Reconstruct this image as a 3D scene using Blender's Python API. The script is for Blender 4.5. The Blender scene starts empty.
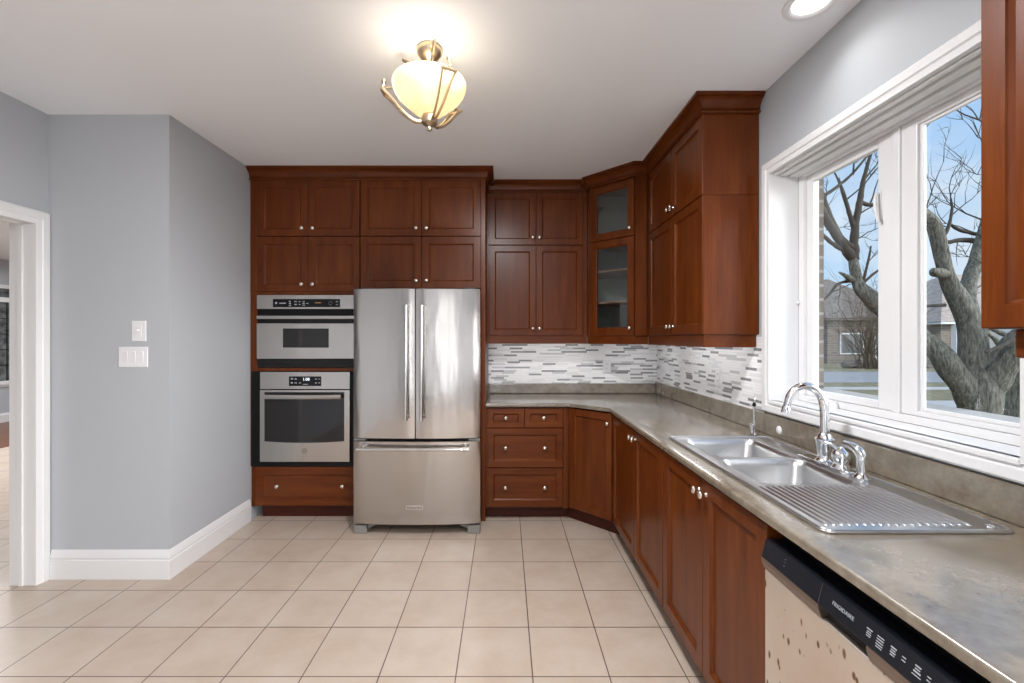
import bpy, bmesh, math, random
from mathutils import Vector, Matrix, noise as mnoise
random.seed(7)
sc = bpy.context.scene
COL = sc.collection
PI = math.pi
R = math.radians

# ------------------------------------------------------------------ camera
F = 450.0                                   # focal length in pixels of the 1024 x 683 frame
EYE = 1.42
cam_d = bpy.data.cameras.new('camera')
cam = bpy.data.objects.new('camera', cam_d)
COL.objects.link(cam)
cam.location = (0, 0, EYE)
cam.rotation_euler = (PI / 2, 0, 0)
cam_d.sensor_width = 36.0
cam_d.sensor_fit = 'HORIZONTAL'
cam_d.lens = 36.0 * F / 1024.0
cam_d.shift_x = (512 - 505) / 1024.0
cam_d.shift_y = -(341.5 - 338) / 1024.0
cam_d.clip_start = 0.05
cam_d.clip_end = 500
sc.camera = cam

# ------------------------------------------------------------------ exposure
sc.view_settings.view_transform = 'Standard'
sc.view_settings.look = 'None'
sc.view_settings.gamma = 1.0
sc.view_settings.use_curve_mapping = False
sc.view_settings.exposure = 0.36

# ------------------------------------------------------------------ world: blue sky with drifting cloud
w = bpy.data.worlds.new('sky')
sc.world = w
w.use_nodes = True
nt = w.node_tree
nt.nodes.clear()
def wn(t, **k):
    n = nt.nodes.new(t)
    for a, b in k.items():
        setattr(n, a, b)
    return n
tc = wn('ShaderNodeTexCoord')
sep = wn('ShaderNodeSeparateXYZ')
nt.links.new(tc.outputs['Generated'], sep.inputs[0])
ramp = wn('ShaderNodeValToRGB')
ramp.color_ramp.elements[0].position = 0.0
ramp.color_ramp.elements[0].color = (0.60, 0.78, 0.95, 1)
ramp.color_ramp.elements[1].position = 0.55
ramp.color_ramp.elements[1].color = (0.19, 0.47, 0.94, 1)
nt.links.new(sep.outputs['Z'], ramp.inputs[0])
mp = wn('ShaderNodeMapping')
mp.inputs['Scale'].default_value = (1.0, 1.0, 2.6)
nt.links.new(tc.outputs['Generated'], mp.inputs[0])
nz = wn('ShaderNodeTexNoise')
nz.inputs['Scale'].default_value = 3.2
nz.inputs['Detail'].default_value = 6
nt.links.new(mp.outputs[0], nz.inputs['Vector'])
cr = wn('ShaderNodeValToRGB')
cr.color_ramp.elements[0].position = 0.46
cr.color_ramp.elements[1].position = 0.68
nt.links.new(nz.outputs['Fac'], cr.inputs[0])
low = wn('ShaderNodeMapRange')
low.inputs['From Min'].default_value = 0.45
low.inputs['From Max'].default_value = 0.05
nt.links.new(sep.outputs['Z'], low.inputs['Value'])
mul = wn('ShaderNodeMath', operation='MULTIPLY')
nt.links.new(cr.outputs[0], mul.inputs[0])
nt.links.new(low.outputs[0], mul.inputs[1])
mx = wn('ShaderNodeMixRGB')
nt.links.new(mul.outputs[0], mx.inputs[0])
nt.links.new(ramp.outputs[0], mx.inputs[1])
mx.inputs[2].default_value = (0.93, 0.95, 0.99, 1)
# added glow in the unseen sky, lights the alcove wall through the window
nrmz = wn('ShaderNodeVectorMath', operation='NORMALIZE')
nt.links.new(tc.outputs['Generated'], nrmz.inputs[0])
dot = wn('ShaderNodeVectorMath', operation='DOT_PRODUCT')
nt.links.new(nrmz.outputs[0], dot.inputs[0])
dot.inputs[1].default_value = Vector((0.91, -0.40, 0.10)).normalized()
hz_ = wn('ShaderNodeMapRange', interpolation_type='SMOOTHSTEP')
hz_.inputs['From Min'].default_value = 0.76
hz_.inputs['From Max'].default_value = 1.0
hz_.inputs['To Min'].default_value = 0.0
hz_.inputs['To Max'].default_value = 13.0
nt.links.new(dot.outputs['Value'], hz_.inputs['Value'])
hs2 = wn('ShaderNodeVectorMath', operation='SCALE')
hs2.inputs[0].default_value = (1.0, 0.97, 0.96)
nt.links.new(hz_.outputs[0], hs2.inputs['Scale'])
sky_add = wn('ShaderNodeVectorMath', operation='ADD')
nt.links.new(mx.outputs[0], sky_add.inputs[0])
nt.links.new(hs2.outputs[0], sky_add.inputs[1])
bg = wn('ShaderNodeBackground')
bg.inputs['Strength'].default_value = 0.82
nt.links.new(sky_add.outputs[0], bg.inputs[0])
wo = wn('ShaderNodeOutputWorld')
nt.links.new(bg.outputs[0], wo.inputs[0])

# ------------------------------------------------------------------ sun, daylight and added fill lamps
def light(name, kind, loc, energy, color=(1, 1, 1), rot=(0, 0, 0), **k):
    d = bpy.data.lights.new(name, kind)
    d.energy = energy
    d.color = color
    for a, b in k.items():
        setattr(d, a, b)
    o = bpy.data.objects.new(name, d)
    o.location = loc
    o.rotation_euler = rot
    COL.objects.link(o)
    return o
light('sun', 'SUN', (0, 0, 20), 1.7, (1.0, 0.96, 0.9), (R(38), R(-30), 0), angle=R(8))
# daylight through a narrow glazed side light of the wall behind the camera
for lx in (-0.57,):
    light('patio_daylight', 'AREA', (lx, -3.40, 1.25), 11, (0.97, 0.98, 1.0), (R(90), 0, 0), shape='RECTANGLE', size=0.24, size_y=2.2)
# added fill at an unseen, made-up opening, lifts ceiling and alcove wall
light('side_fill', 'AREA', (1.45, -1.75, 0.92), 50, (1.0, 0.975, 1.0), (0, R(90), 0), shape='RECTANGLE', size=1.6, size_y=2.0)
# added fill lamps at ceiling height, out of view and without fixtures
for lx, ly, le in ((-0.10, 1.55, 42), (0.30, -0.6, 26), (-0.9, -1.6, 12)):
    light('ceiling_fill', 'AREA', (lx, ly, 2.72), le, (0.98, 0.98, 1.0), (0, 0, 0), shape='DISK', size=0.24)
# added fill under the ceiling to brighten the adjoining room
light('hall_fill', 'AREA', (-6.0, 5.2, 2.65), 150, (0.96, 0.98, 1.0), (0, 0, 0), shape='RECTANGLE', size=3.5, size_y=4.0)

# ------------------------------------------------------------------ material helpers
def mat(name, base=(0.8, 0.8, 0.8), rough=0.5, metal=0.0, **k):
    m = bpy.data.materials.new(name)
    m.use_nodes = True
    b = m.node_tree.nodes['Principled BSDF']
    b.inputs['Base Color'].default_value = (*base, 1)
    b.inputs['Roughness'].default_value = rough
    b.inputs['Metallic'].default_value = metal
    for a, v in k.items():
        b.inputs[a.replace('_', ' ')].default_value = v
    return m
class N:
    """small node builder on one material"""
    def __init__(s, m):
        s.m = m
        s.t = m.node_tree
        s.b = s.t.nodes['Principled BSDF']
    def n(s, t, ins=None, **k):
        x = s.t.nodes.new(t)
        for a, b in k.items():
            setattr(x, a, b)
        for a, v in (ins or {}).items():
            if isinstance(v, bpy.types.NodeSocket):
                s.t.links.new(v, x.inputs[a])
            else:
                x.inputs[a].default_value = v
        return x
    def l(s, a, b):
        s.t.links.new(a, b)
    def ramp(s, fac, stops):
        r = s.n('ShaderNodeValToRGB', {0: fac})
        e = r.color_ramp.elements
        while len(e) < len(stops):
            e.new(0.5)
        for i, (p, c) in enumerate(stops):
            e[i].position = p
            e[i].color = (*c, 1) if len(c) == 3 else c
        return r.outputs[0]
    def coords(s, scale=(1, 1, 1), loc=(0, 0, 0), kind='Object', rnd=False):
        c = s.n('ShaderNodeTexCoord').outputs[kind]
        if rnd:
            oi = s.n('ShaderNodeObjectInfo')
            mu = s.n('ShaderNodeMath', {0: oi.outputs['Random'], 1: 37.0}, operation='MULTIPLY')
            c = s.n('ShaderNodeVectorMath', {0: c, 1: mu.outputs[0]}, operation='ADD').outputs[0]
        return s.n('ShaderNodeMapping', {0: c, 'Scale': scale, 'Location': loc}).outputs[0]
    def noise(s, vec, scale=5, detail=4, rough=0.5):
        return s.n('ShaderNodeTexNoise', {'Vector': vec, 'Scale': scale, 'Detail': detail, 'Roughness': rough}).outputs['Fac']
    def bump(s, h, strength=0.2, dist=0.01):
        b = s.n('ShaderNodeBump', {'Height': h, 'Strength': strength, 'Distance': dist})
        s.l(b.outputs[0], s.b.inputs['Normal'])
    def base(s, c):
        s.l(c, s.b.inputs['Base Color'])

def wood(name, axis, dark, mid, lite, rough=0.29):
    m = mat(name, mid, rough)
    q = N(m)
    sc_ = {'z': (9, 9, 0.9), 'x': (0.9, 9, 9), 'y': (9, 0.9, 9)}[axis]
    v = q.coords(sc_, rnd=True)
    n1 = q.noise(v, 2.2, 5, 0.6)
    sc2 = {'z': (70, 70, 2.5), 'x': (2.5, 70, 70), 'y': (70, 2.5, 70)}[axis]
    n2 = q.noise(q.coords(sc2, rnd=True), 3, 3, 0.6)
    mixv = q.n('ShaderNodeMath', {0: n1, 1: 0.72}, operation='MULTIPLY').outputs[0]
    mix2 = q.n('ShaderNodeMath', {0: n2, 1: 0.28, 2: mixv}, operation='MULTIPLY_ADD').outputs[0]
    q.base(q.ramp(mix2, [(0.30, dark), (0.52, mid), (0.75, lite)]))
    q.b.inputs['Specular IOR Level'].default_value = 0.26
    return m
CD, CM, CL = (0.072, 0.0145, 0.0020), (0.122, 0.0275, 0.0040), (0.175, 0.046, 0.007)
M = {}
M['wood'] = wood('cherry_wood', 'z', CD, CM, CL)
M['wood_x'] = wood('cherry_wood_across', 'x', CD, CM, CL)
M['wood_y'] = wood('cherry_wood_along', 'y', CD, CM, CL)
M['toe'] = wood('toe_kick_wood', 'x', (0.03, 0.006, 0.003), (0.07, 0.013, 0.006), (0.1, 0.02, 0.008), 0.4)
M['shelfwood'] = mat('pale_shelf_edge', (0.40, 0.21, 0.14), 0.5)
M['inside'] = mat('cabinet_lining', (0.42, 0.43, 0.42), 0.6)

def paint(name, c, rough=0.6, bump=0.03):
    m = mat(name, c, rough)
    q = N(m)
    q.bump(q.noise(q.coords((1, 1, 1)), 180, 2), bump, 0.002)
    return m
M['wall'] = paint('blue_grey_wall_paint', (0.465, 0.490, 0.518), 0.55)
M['ceiling'] = paint('ceiling_paint', (0.915, 0.945, 0.975), 0.8)
M['trim'] = mat('white_trim_paint', (0.78, 0.78, 0.78), 0.35)
M['plastic'] = mat('white_plastic', (0.82, 0.82, 0.83), 0.3)
M['vinyl'] = mat('white_vinyl', (0.80, 0.80, 0.80), 0.3)

def steel(name, tangent, base=(0.50, 0.475, 0.45), rough=0.19, wav=0.17, aniso=0.6):
    m = mat(name, base, rough, 1.0)
    q = N(m)
    if tangent:
        c = q.n('ShaderNodeCombineXYZ', {0: tangent[0], 1: tangent[1], 2: tangent[2]})
        q.l(c.outputs[0], q.b.inputs['Tangent'])
        q.b.inputs['Anisotropic'].default_value = aniso
    v = q.coords((3.0, 3.0, 0.8), rnd=True)
    q.bump(q.noise(v, 2.4, 2), wav, 0.03)
    fine = q.noise(q.coords((1.5, 1.5, 140)), 2, 3)
    q.l(q.ramp(fine, [(0.3, (rough - .02,) * 3), (0.7, (rough + .02,) * 3)]), q.b.inputs['Roughness'])
    return m
M['steel'] = steel('brushed_stainless', (1, 0, 0))
M['steel_sink'] = mat('satin_sink_steel', (0.61, 0.615, 0.62), 0.29, 1.0)
M['chrome'] = mat('chrome', (0.82, 0.83, 0.85), 0.06, 1.0)
M['bar'] = mat('polished_steel_bar', (0.74, 0.73, 0.72), 0.16, 1.0)
M['nickel'] = mat('satin_nickel', (0.76, 0.70, 0.62), 0.24, 1.0)
M['brass'] = mat('antique_champagne_metal', (0.62, 0.49, 0.33), 0.3, 1.0)
M['black'] = mat('black_matte', (0.005, 0.005, 0.006), 0.4, 0.0, Specular_IOR_Level=0.2)
M['gloss'] = mat('black_glass', (0.006, 0.006, 0.007), 0.08, 0.0, Specular_IOR_Level=0.25)
M['ovenglass'] = mat('smoked_oven_glass', (0.010, 0.009, 0.010), 0.06, 0.0, Specular_IOR_Level=0.5)
M['panel'] = mat('navy_black_plastic', (0.008, 0.009, 0.014), 0.28, 0.0, Specular_IOR_Level=0.35)
M['dark'] = mat('charcoal_steel', (0.055, 0.055, 0.058), 0.45, 0.3)
M['mark'] = mat('pale_print', (0.36, 0.38, 0.42), 0.6)
M['darkmark'] = mat('dark_print', (0.05, 0.05, 0.055), 0.5)
M['bronze'] = mat('bronze_strip', (0.24, 0.19, 0.16), 0.32, 0.85)
M['feet'] = mat('grey_foot_plastic', (0.24, 0.235, 0.22), 0.5)
M['vent'] = mat('dark_grey_vent', (0.012, 0.012, 0.012), 0.4, 0.0, Specular_IOR_Level=0.25)
m = mat('lit_digits', (0.8, 0.9, 1.0), 0.5)
m.node_tree.nodes['Principled BSDF'].inputs['Emission Color'].default_value = (0.8, 0.9, 1, 1)
m.node_tree.nodes['Principled BSDF'].inputs['Emission Strength'].default_value = 0.7
M['digits'] = m

# dishwasher door: stainless, floor's reflection painted in as beige, spotted with brown drip stains
m = mat('stained_stainless', (0.62, 0.55, 0.48), 0.36, 0.75)
q = N(m)
sx = q.n('ShaderNodeSeparateXYZ', {0: q.coords((1, 1, 0.45))})
v = q.n('ShaderNodeCombineXYZ', {0: sx.outputs['Y'], 1: sx.outputs['Z'], 2: 0.0}).outputs[0]
vor = q.n('ShaderNodeTexVoronoi', {'Vector': v, 'Scale': 30.0, 'Randomness': 1.0}, voronoi_dimensions='2D')
vd = q.n('ShaderNodeMath', {0: q.noise(q.coords((1, 1, 1), (5, 2, 9)), 26, 1), 1: 0.55, 2: vor.outputs['Distance']}, operation='MULTIPLY_ADD').outputs[0]
vd = q.n('ShaderNodeMath', {0: vd, 1: 0.24}, operation='SUBTRACT').outputs[0]
sp = q.ramp(vd, [(0.08, (1, 1, 1)), (0.16, (0, 0, 0))])
pick = q.ramp(q.noise(q.coords((1, 1, 1)), 7, 2), [(0.45, (0, 0, 0)), (0.49, (1, 1, 1))])
spot = q.n('ShaderNodeMath', {0: sp, 1: pick}, operation='MULTIPLY').outputs[0]
cl = q.ramp(q.noise(q.coords((1, 1, 0.6)), 5, 4), [(0.3, (0.66, 0.56, 0.46)), (0.7, (0.74, 0.68, 0.62))])
q.base(q.n('ShaderNodeMixRGB', {0: spot, 1: cl, 2: (0.20, 0.12, 0.06, 1)}).outputs[0])
M['dw'] = m

# floor tile
T = 0.3225
m = mat('cream_floor_tile', (0.6, 0.5, 0.4), 0.32)
q = N(m)
v = q.coords((1, 1, 1), (-0.1159, -2.532, 0))
br = q.n('ShaderNodeTexBrick', {'Vector': v, 'Color1': (0, 0, 0, 1), 'Color2': (1, 1, 1, 1), 'Mortar': (0.5, 0.5, 0.5, 1), 'Scale': 1.0,
    'Mortar Size': 0.0027, 'Mortar Smooth': 0.15, 'Brick Width': T, 'Row Height': T}, offset=0.0, squash=1.0)
cl = q.ramp(q.noise(q.coords((1, 1, 1)), 4.5, 6, 0.62), [(0.28, (0.465, 0.36, 0.282)), (0.5, (0.525, 0.423, 0.342)), (0.72, (0.56, 0.485, 0.413))])
tint = q.n('ShaderNodeMixRGB', {0: 0.16, 1: cl, 2: q.ramp(br.outputs['Color'], [(0.0, (0.48, 0.38, 0.30)), (1.0, (0.66, 0.58, 0.50))])})
q.base(q.n('ShaderNodeMixRGB', {0: br.outputs['Fac'], 1: tint.outputs[0], 2: (0.105, 0.068, 0.05, 1)}).outputs[0])
inv = q.n('ShaderNodeMath', {0: 1.0, 1: br.outputs['Fac']}, operation='SUBTRACT').outputs[0]
q.bump(inv, 0.35, 0.003)
M['tile'] = m

# mosaic backsplash
def mosaic(name, along):
    m = mat(name, (0.8, 0.8, 0.8), 0.18)
    q = N(m)
    s = q.n('ShaderNodeSeparateXYZ', {0: q.n('ShaderNodeTexCoord').outputs['Object']})
    rh = 0.0158
    row = q.n('ShaderNodeMath', {0: s.outputs['Z'], 1: rh}, operation='DIVIDE').outputs[0]
    row = q.n('ShaderNodeMath', {0: row}, operation='FLOOR').outputs[0]
    wnz = q.n('ShaderNodeTexWhiteNoise', {'W': row}, noise_dimensions='1D').outputs['Value']
    u = q.n('ShaderNodeMath', {0: wnz, 1: 3.0, 2: s.outputs[along]}, operation='MULTIPLY_ADD').outputs[0]
    cv = q.n('ShaderNodeCombineXYZ', {0: u, 1: s.outputs['Z'], 2: 0.0}).outputs[0]
    b = q.n('ShaderNodeTexBrick', {'Vector': cv, 'Color1': (0, 0, 0, 1), 'Color2': (1, 1, 1, 1), 'Mortar': (0.5, 0.5, 0.5, 1),
        'Scale': 1.0, 'Mortar Size': 0.0007, 'Mortar Smooth': 0.1, 'Brick Width': 0.115, 'Row Height': rh}, offset=0.0, squash=1.0)
    c = q.ramp(b.outputs['Color'], [(0.0, (0.92, 0.92, 0.925)), (0.36, (0.80, 0.80, 0.81)), (0.54, (0.58, 0.58, 0.59)), (0.62, (0.33, 0.34, 0.355)), (0.70, (0.23, 0.235, 0.25)), (0.78, (0.90, 0.90, 0.90))])
    for n in q.t.nodes:
        if n.type == 'VALTORGB':
            n.color_ramp.interpolation = 'CONSTANT'
    q.base(q.n('ShaderNodeMixRGB', {0: b.outputs['Fac'], 1: c, 2: (0.66, 0.66, 0.65, 1)}).outputs[0])
    q.bump(q.n('ShaderNodeMath', {0: 1.0, 1: b.outputs['Fac']}, operation='SUBTRACT').outputs[0], 0.3, 0.002)
    return m
M['mosaic_x'] = mosaic('glass_strip_mosaic', 'X')
M['mosaic_y'] = mosaic('glass_strip_mosaic_side', 'Y')

# laminate worktop
m = mat('stone_laminate', (0.3, 0.27, 0.22), 0.24, 0.0, Specular_IOR_Level=1.0, Coat_Weight=0.7, Coat_Roughness=0.13)
q = N(m)
a = q.noise(q.coords((1, 1, 1)), 9, 8, 0.65)
b_ = q.noise(q.coords((1, 1, 1), (3, 1, 7)), 26, 6, 0.7)
c1 = q.ramp(a, [(0.30, (0.105, 0.075, 0.048)), (0.47, (0.18, 0.147, 0.107)), (0.60, (0.23, 0.20, 0.15)), (0.75, (0.24, 0.155, 0.09))])
c2 = q.ramp(b_, [(0.35, (0.115, 0.09, 0.062)), (0.65, (0.27, 0.238, 0.185))])
q.base(q.n('ShaderNodeMixRGB', {0: 0.4, 1: c1, 2: c2}).outputs[0])
M['laminate'] = m

# hardwood of the adjoining room
M['hardwood'] = wood('red_hardwood_boards', 'y', (0.09, 0.03, 0.015), (0.16, 0.06, 0.03), (0.22, 0.09, 0.045), 0.3)

# window glass
def glass(name, tint=(1, 1, 1), refl=0.05, rough=0.0):
    m = bpy.data.materials.new(name)
    m.use_nodes = True
    t = m.node_tree
    t.nodes.clear()
    tr = t.nodes.new('ShaderNodeBsdfTransparent')
    tr.inputs[0].default_value = (*tint, 1)
    gl = t.nodes.new('ShaderNodeBsdfGlossy')
    gl.inputs['Roughness'].default_value = rough
    lw = t.nodes.new('ShaderNodeLayerWeight')
    pw = t.nodes.new('ShaderNodeMath')
    pw.operation = 'POWER'
    pw.inputs[1].default_value = 4.0
    t.links.new(lw.outputs['Facing'], pw.inputs[0])
    fr = t.nodes.new('ShaderNodeMath')
    fr.operation = 'MULTIPLY_ADD'
    fr.inputs[1].default_value = 0.6
    fr.inputs[2].default_value = refl
    t.links.new(pw.outputs[0], fr.inputs[0])
    mi = t.nodes.new('ShaderNodeMixShader')
    ou = t.nodes.new('ShaderNodeOutputMaterial')
    t.links.new(fr.outputs[0], mi.inputs[0])
    t.links.new(tr.outputs[0], mi.inputs[1])
    t.links.new(gl.outputs[0], mi.inputs[2])
    t.links.new(mi.outputs[0], ou.inputs[0])
    return m
M['glass'] = glass('clear_window_glass', (0.97, 0.985, 0.98), 0.02)
M['cabglass'] = glass('grey_cabinet_glass', (0.80, 0.84, 0.82), 0.09)
m = mat('dark_leaded_glass', (0.10, 0.115, 0.12), 0.12)
q = N(m)
q.base(q.ramp(q.noise(q.coords((1, 1, 1)), 9, 4), [(0.35, (0.045, 0.05, 0.05)), (0.65, (0.17, 0.19, 0.19))]))
M['leaded'] = m

# alabaster bowl of the lamp: thin translucent shell lit by the bulbs inside it
m = bpy.data.materials.new('alabaster_glass')
m.use_nodes = True
t = m.node_tree
t.nodes.clear()
tl = t.nodes.new('ShaderNodeBsdfTranslucent')
tl.inputs[0].default_value = (0.95, 0.78, 0.52, 1)
df = t.nodes.new('ShaderNodeBsdfDiffuse')
df.inputs[0].default_value = (0.80, 0.70, 0.52, 1)
em = t.nodes.new('ShaderNodeEmission')
em.inputs[0].default_value = (1.0, 0.80, 0.50, 1)
em.inputs[1].default_value = 0.10
m1 = t.nodes.new('ShaderNodeMixShader')
m1.inputs[0].default_value = 0.35
ad = t.nodes.new('ShaderNodeAddShader')
ou = t.nodes.new('ShaderNodeOutputMaterial')
t.links.new(tl.outputs[0], m1.inputs[1])
t.links.new(df.outputs[0], m1.inputs[2])
t.links.new(m1.outputs[0], ad.inputs[0])
t.links.new(em.outputs[0], ad.inputs[1])
t.links.new(ad.outputs[0], ou.inputs[0])
M['alabaster'] = m
m = mat('lamp_lens', (1, 1, 1), 0.4)
m.node_tree.nodes['Principled BSDF'].inputs['Emission Color'].default_value = (1, 0.97, 0.92, 1)
m.node_tree.nodes['Principled BSDF'].inputs['Emission Strength'].default_value = 4.0
M['lens'] = m

# outdoors
m = mat('tree_bark', (0.2, 0.2, 0.17), 0.9)
q = N(m)
v = q.coords((15, 15, 2.6))
h = q.noise(v, 3.5, 6, 0.75)
q.base(q.ramp(h, [(0.36, (0.055, 0.052, 0.042)), (0.5, (0.17, 0.168, 0.135)), (0.66, (0.32, 0.325, 0.27))]))
q.bump(h, 0.9, 0.05)
M['bark'] = m
M['twig'] = mat('twig_bark', (0.06, 0.052, 0.042), 0.9)
m = mat('dormant_grass', (0.3, 0.28, 0.15), 0.95)
q = N(m)
q.base(q.ramp(q.noise(q.coords((1, 1, 1)), 2.5, 8, 0.7), [(0.35, (0.10, 0.09, 0.04)), (0.55, (0.20, 0.17, 0.085)), (0.7, (0.32, 0.26, 0.16))]))
M['grass'] = m
m = mat('grey_asphalt', (0.24, 0.24, 0.24), 0.95)
M['asphalt'] = m
M['concrete'] = mat('pale_concrete', (0.40, 0.38, 0.355), 0.9)
def bricks(name, c1, c2, mortar, wd=0.22, ht=0.075, ms=0.008):
    m = mat(name, c1, 0.85)
    q = N(m)
    s = q.n('ShaderNodeSeparateXYZ', {0: q.n('ShaderNodeTexCoord').outputs['Object']})
    u = q.n('ShaderNodeMath', {0: s.outputs['X'], 1: s.outputs['Y']}, operation='ADD').outputs[0]
    cv = q.n('ShaderNodeCombineXYZ', {0: u, 1: s.outputs['Z'], 2: 0.0}).outputs[0]
    b = q.n('ShaderNodeTexBrick', {'Vector': cv, 'Color1': (*c1, 1), 'Color2': (*c2, 1), 'Mortar': (*mortar, 1), 'Scale': 1.0, 'Mortar Size': ms,
        'Brick Width': wd, 'Row Height': ht})
    q.base(b.outputs['Color'])
    return m
M['brick'] = bricks('brown_brick', (0.11, 0.085, 0.065), (0.19, 0.15, 0.115), (0.28, 0.26, 0.23))
M['stone'] = bricks('grey_brown_brick', (0.10, 0.082, 0.068), (0.17, 0.14, 0.115), (0.2, 0.18, 0.16), 0.5, 0.18, 0.02)
M['tanbrick'] = bricks('tan_brick', (0.40, 0.31, 0.245), (0.50, 0.40, 0.32), (0.5, 0.46, 0.4), 0.5, 0.18, 0.02)
m = mat('brown_shingles', (0.2, 0.17, 0.15), 0.9)
q = N(m)
q.base(q.ramp(q.noise(q.coords((1, 1, 3)), 3, 6, 0.7), [(0.35, (0.09, 0.075, 0.062)), (0.65, (0.17, 0.145, 0.125))]))
M['shingle'] = m
m = mat('tan_shingles', (0.33, 0.26, 0.22), 0.9)
q = N(m)
q.base(q.ramp(q.noise(q.coords((1, 1, 3)), 3, 6, 0.7), [(0.35, (0.26, 0.20, 0.165)), (0.65, (0.42, 0.35, 0.30))]))
M['shingle_tan'] = m
M['siding'] = mat('pale_siding', (0.68, 0.70, 0.71), 0.7)
M['darkpane'] = mat('dark_house_pane', (0.05, 0.06, 0.07), 0.15)

# ------------------------------------------------------------------ mesh helpers (all in world coordinates)
WL = {}                                     # world origin of every object
def bm_new():
    return bmesh.new()
def box(bm, x0, x1, y0, y1, z0, z1):
    x0, x1 = sorted((x0, x1)); y0, y1 = sorted((y0, y1)); z0, z1 = sorted((z0, z1))
    v = [bm.verts.new(p) for p in ((x0, y0, z0), (x1, y0, z0), (x1, y1, z0), (x0, y1, z0), (x0, y0, z1), (x1, y0, z1), (x1, y1, z1), (x0, y1, z1))]
    for f in ((0, 3, 2, 1), (4, 5, 6, 7), (0, 1, 5, 4), (1, 2, 6, 5), (2, 3, 7, 6), (3, 0, 4, 7)):
        bm.faces.new([v[i] for i in f])
    return v
def B(*a):
    bm = bm_new()
    box(bm, *a)
    return bm
def prism(bm, poly, z0, z1):
    lo = [bm.verts.new((x, y, z0)) for x, y in poly]
    hi = [bm.verts.new((x, y, z1)) for x, y in poly]
    n = len(poly)
    bm.faces.new(lo[::-1]); bm.faces.new(hi)
    for i in range(n):
        bm.faces.new((lo[i], lo[(i + 1) % n], hi[(i + 1) % n], hi[i]))
def rings(bm, rs, cap0=True, cap1=True, closed=True):
    vs = [[bm.verts.new(p) for p in r] for r in rs]
    n = len(vs[0])
    for a, b in zip(vs, vs[1:]):
        for i in range(n if closed else n - 1):
            j = (i + 1) % n
            bm.faces.new((a[i], a[j], b[j], b[i]))
    if cap0:
        bm.faces.new(vs[0][::-1])
    if cap1:
        bm.faces.new(vs[-1])
    return vs
def spline(pts, k=6):
    """Catmull-Rom through points (tuples of any length)"""
    if len(pts) < 3:
        return [tuple(p) for p in pts]
    P = [pts[0]] + list(pts) + [pts[-1]]
    out = []
    for i in range(1, len(P) - 2):
        for s in range(k):
            t_ = s / k
            out.append(tuple(0.5 * (2 * b + (c - a) * t_ + (2 * a - 5 * b + 4 * c - d) * t_ ** 2 + (3 * b - a - 3 * c + d) * t_ ** 3)
                             for a, b, c, d in zip(P[i - 1], P[i], P[i + 1], P[i + 2])))
    out.append(tuple(pts[-1]))
    return out
def tube(bm, pts, r, seg=10, cap=True, flat=None, rough=0.0):
    """tube through pts with radius r (number or list); flat=(a,b) gives an elliptical section"""
    pts = [Vector(p) for p in pts]
    n = len(pts)
    rr = r if isinstance(r, (list, tuple)) else [r] * n
    up = None
    rs = []
    for i, p in enumerate(pts):
        d = (pts[min(i + 1, n - 1)] - pts[max(i - 1, 0)])
        if d.length < 1e-9:
            d = Vector((0, 0, 1))
        d.normalize()
        if up is None:
            up = Vector((0, 0, 1)) if abs(d.z) < 0.9 else Vector((1, 0, 0))
        u = d.cross(up)
        if u.length < 1e-6:
            u = d.orthogonal()
        u.normalize()
        v = u.cross(d).normalized()
        up = v
        ring = []
        for k in range(seg):
            a = 2 * PI * k / seg
            ru = rr[i] * (flat[0] if flat else 1)
            rv = rr[i] * (flat[1] if flat else 1)
            q_ = p + u * math.cos(a) * ru + v * math.sin(a) * rv
            if rough:
                q_ = p + (q_ - p) * (1 + rough * mnoise.noise(q_ * (2.2 / max(rr[0], .03)) * 0.35))
            ring.append(q_)
        rs.append(ring)
    rings(bm, rs, cap, cap)
def lathe(bm, prof, c=(0, 0, 0), axis='z', seg=24, cap0=True, cap1=True):
    """prof = [(radius, height)...] turned about an axis through c"""
    rs = []
    for r_, h in prof:
        ring = []
        for k in range(seg):
            a = 2 * PI * k / seg
            p = Vector((r_ * math.cos(a), r_ * math.sin(a), h))
            if axis == '-y':
                p = Vector((p.x, -p.z, p.y))
            elif axis == '-x':
                p = Vector((-p.z, -p.x, p.y))
            elif isinstance(axis, float):
                p = Matrix.Rotation(axis, 3, 'Z') @ Vector((p.x, -p.z, p.y))
            ring.append(p + Vector(c))
        rs.append(ring)
    rings(bm, rs, cap0, cap1)
def sweep(bm, path, prof, zflip=False):
    """moulding: prof = [(out, z)...] closed section swept along a 2-D path; out is to the right of travel"""
    n = len(path)
    P = [Vector(p) for p in path]
    rs = []
    for i in range(n):
        ns = []
        if i > 0:
            d = (P[i] - P[i - 1]).normalized(); ns.append(Vector((d.y, -d.x)))
        if i < n - 1:
            d = (P[i + 1] - P[i]).normalized(); ns.append(Vector((d.y, -d.x)))
        nn = sum(ns, Vector((0, 0)))
        nn = nn / nn.length_squared * len(ns) if len(ns) == 1 else nn / (nn.dot(ns[0]))
        rs.append([(P[i].x + nn.x * o_, P[i].y + nn.y * o_, z) for o_, z in prof])
    rings(bm, rs)
def wedge_text(s, size, depth=0.0006):
    """a word as a bmesh lying in its own xy plane"""
    cu = bpy.data.curves.new('txt', 'FONT')
    cu.body = s
    cu.size = size
    cu.extrude = depth
    cu.align_x = 'CENTER'
    cu.align_y = 'CENTER'
    o = bpy.data.objects.new('txt', cu)
    COL.objects.link(o)
    bpy.context.view_layer.update()
    me = bpy.data.meshes.new_from_object(o.evaluated_get(bpy.context.evaluated_depsgraph_get()))
    bm = bm_new()
    bm.from_mesh(me)
    bpy.data.objects.remove(o)
    bpy.data.curves.remove(cu)
    bpy.data.meshes.remove(me)
    return bm
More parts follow.
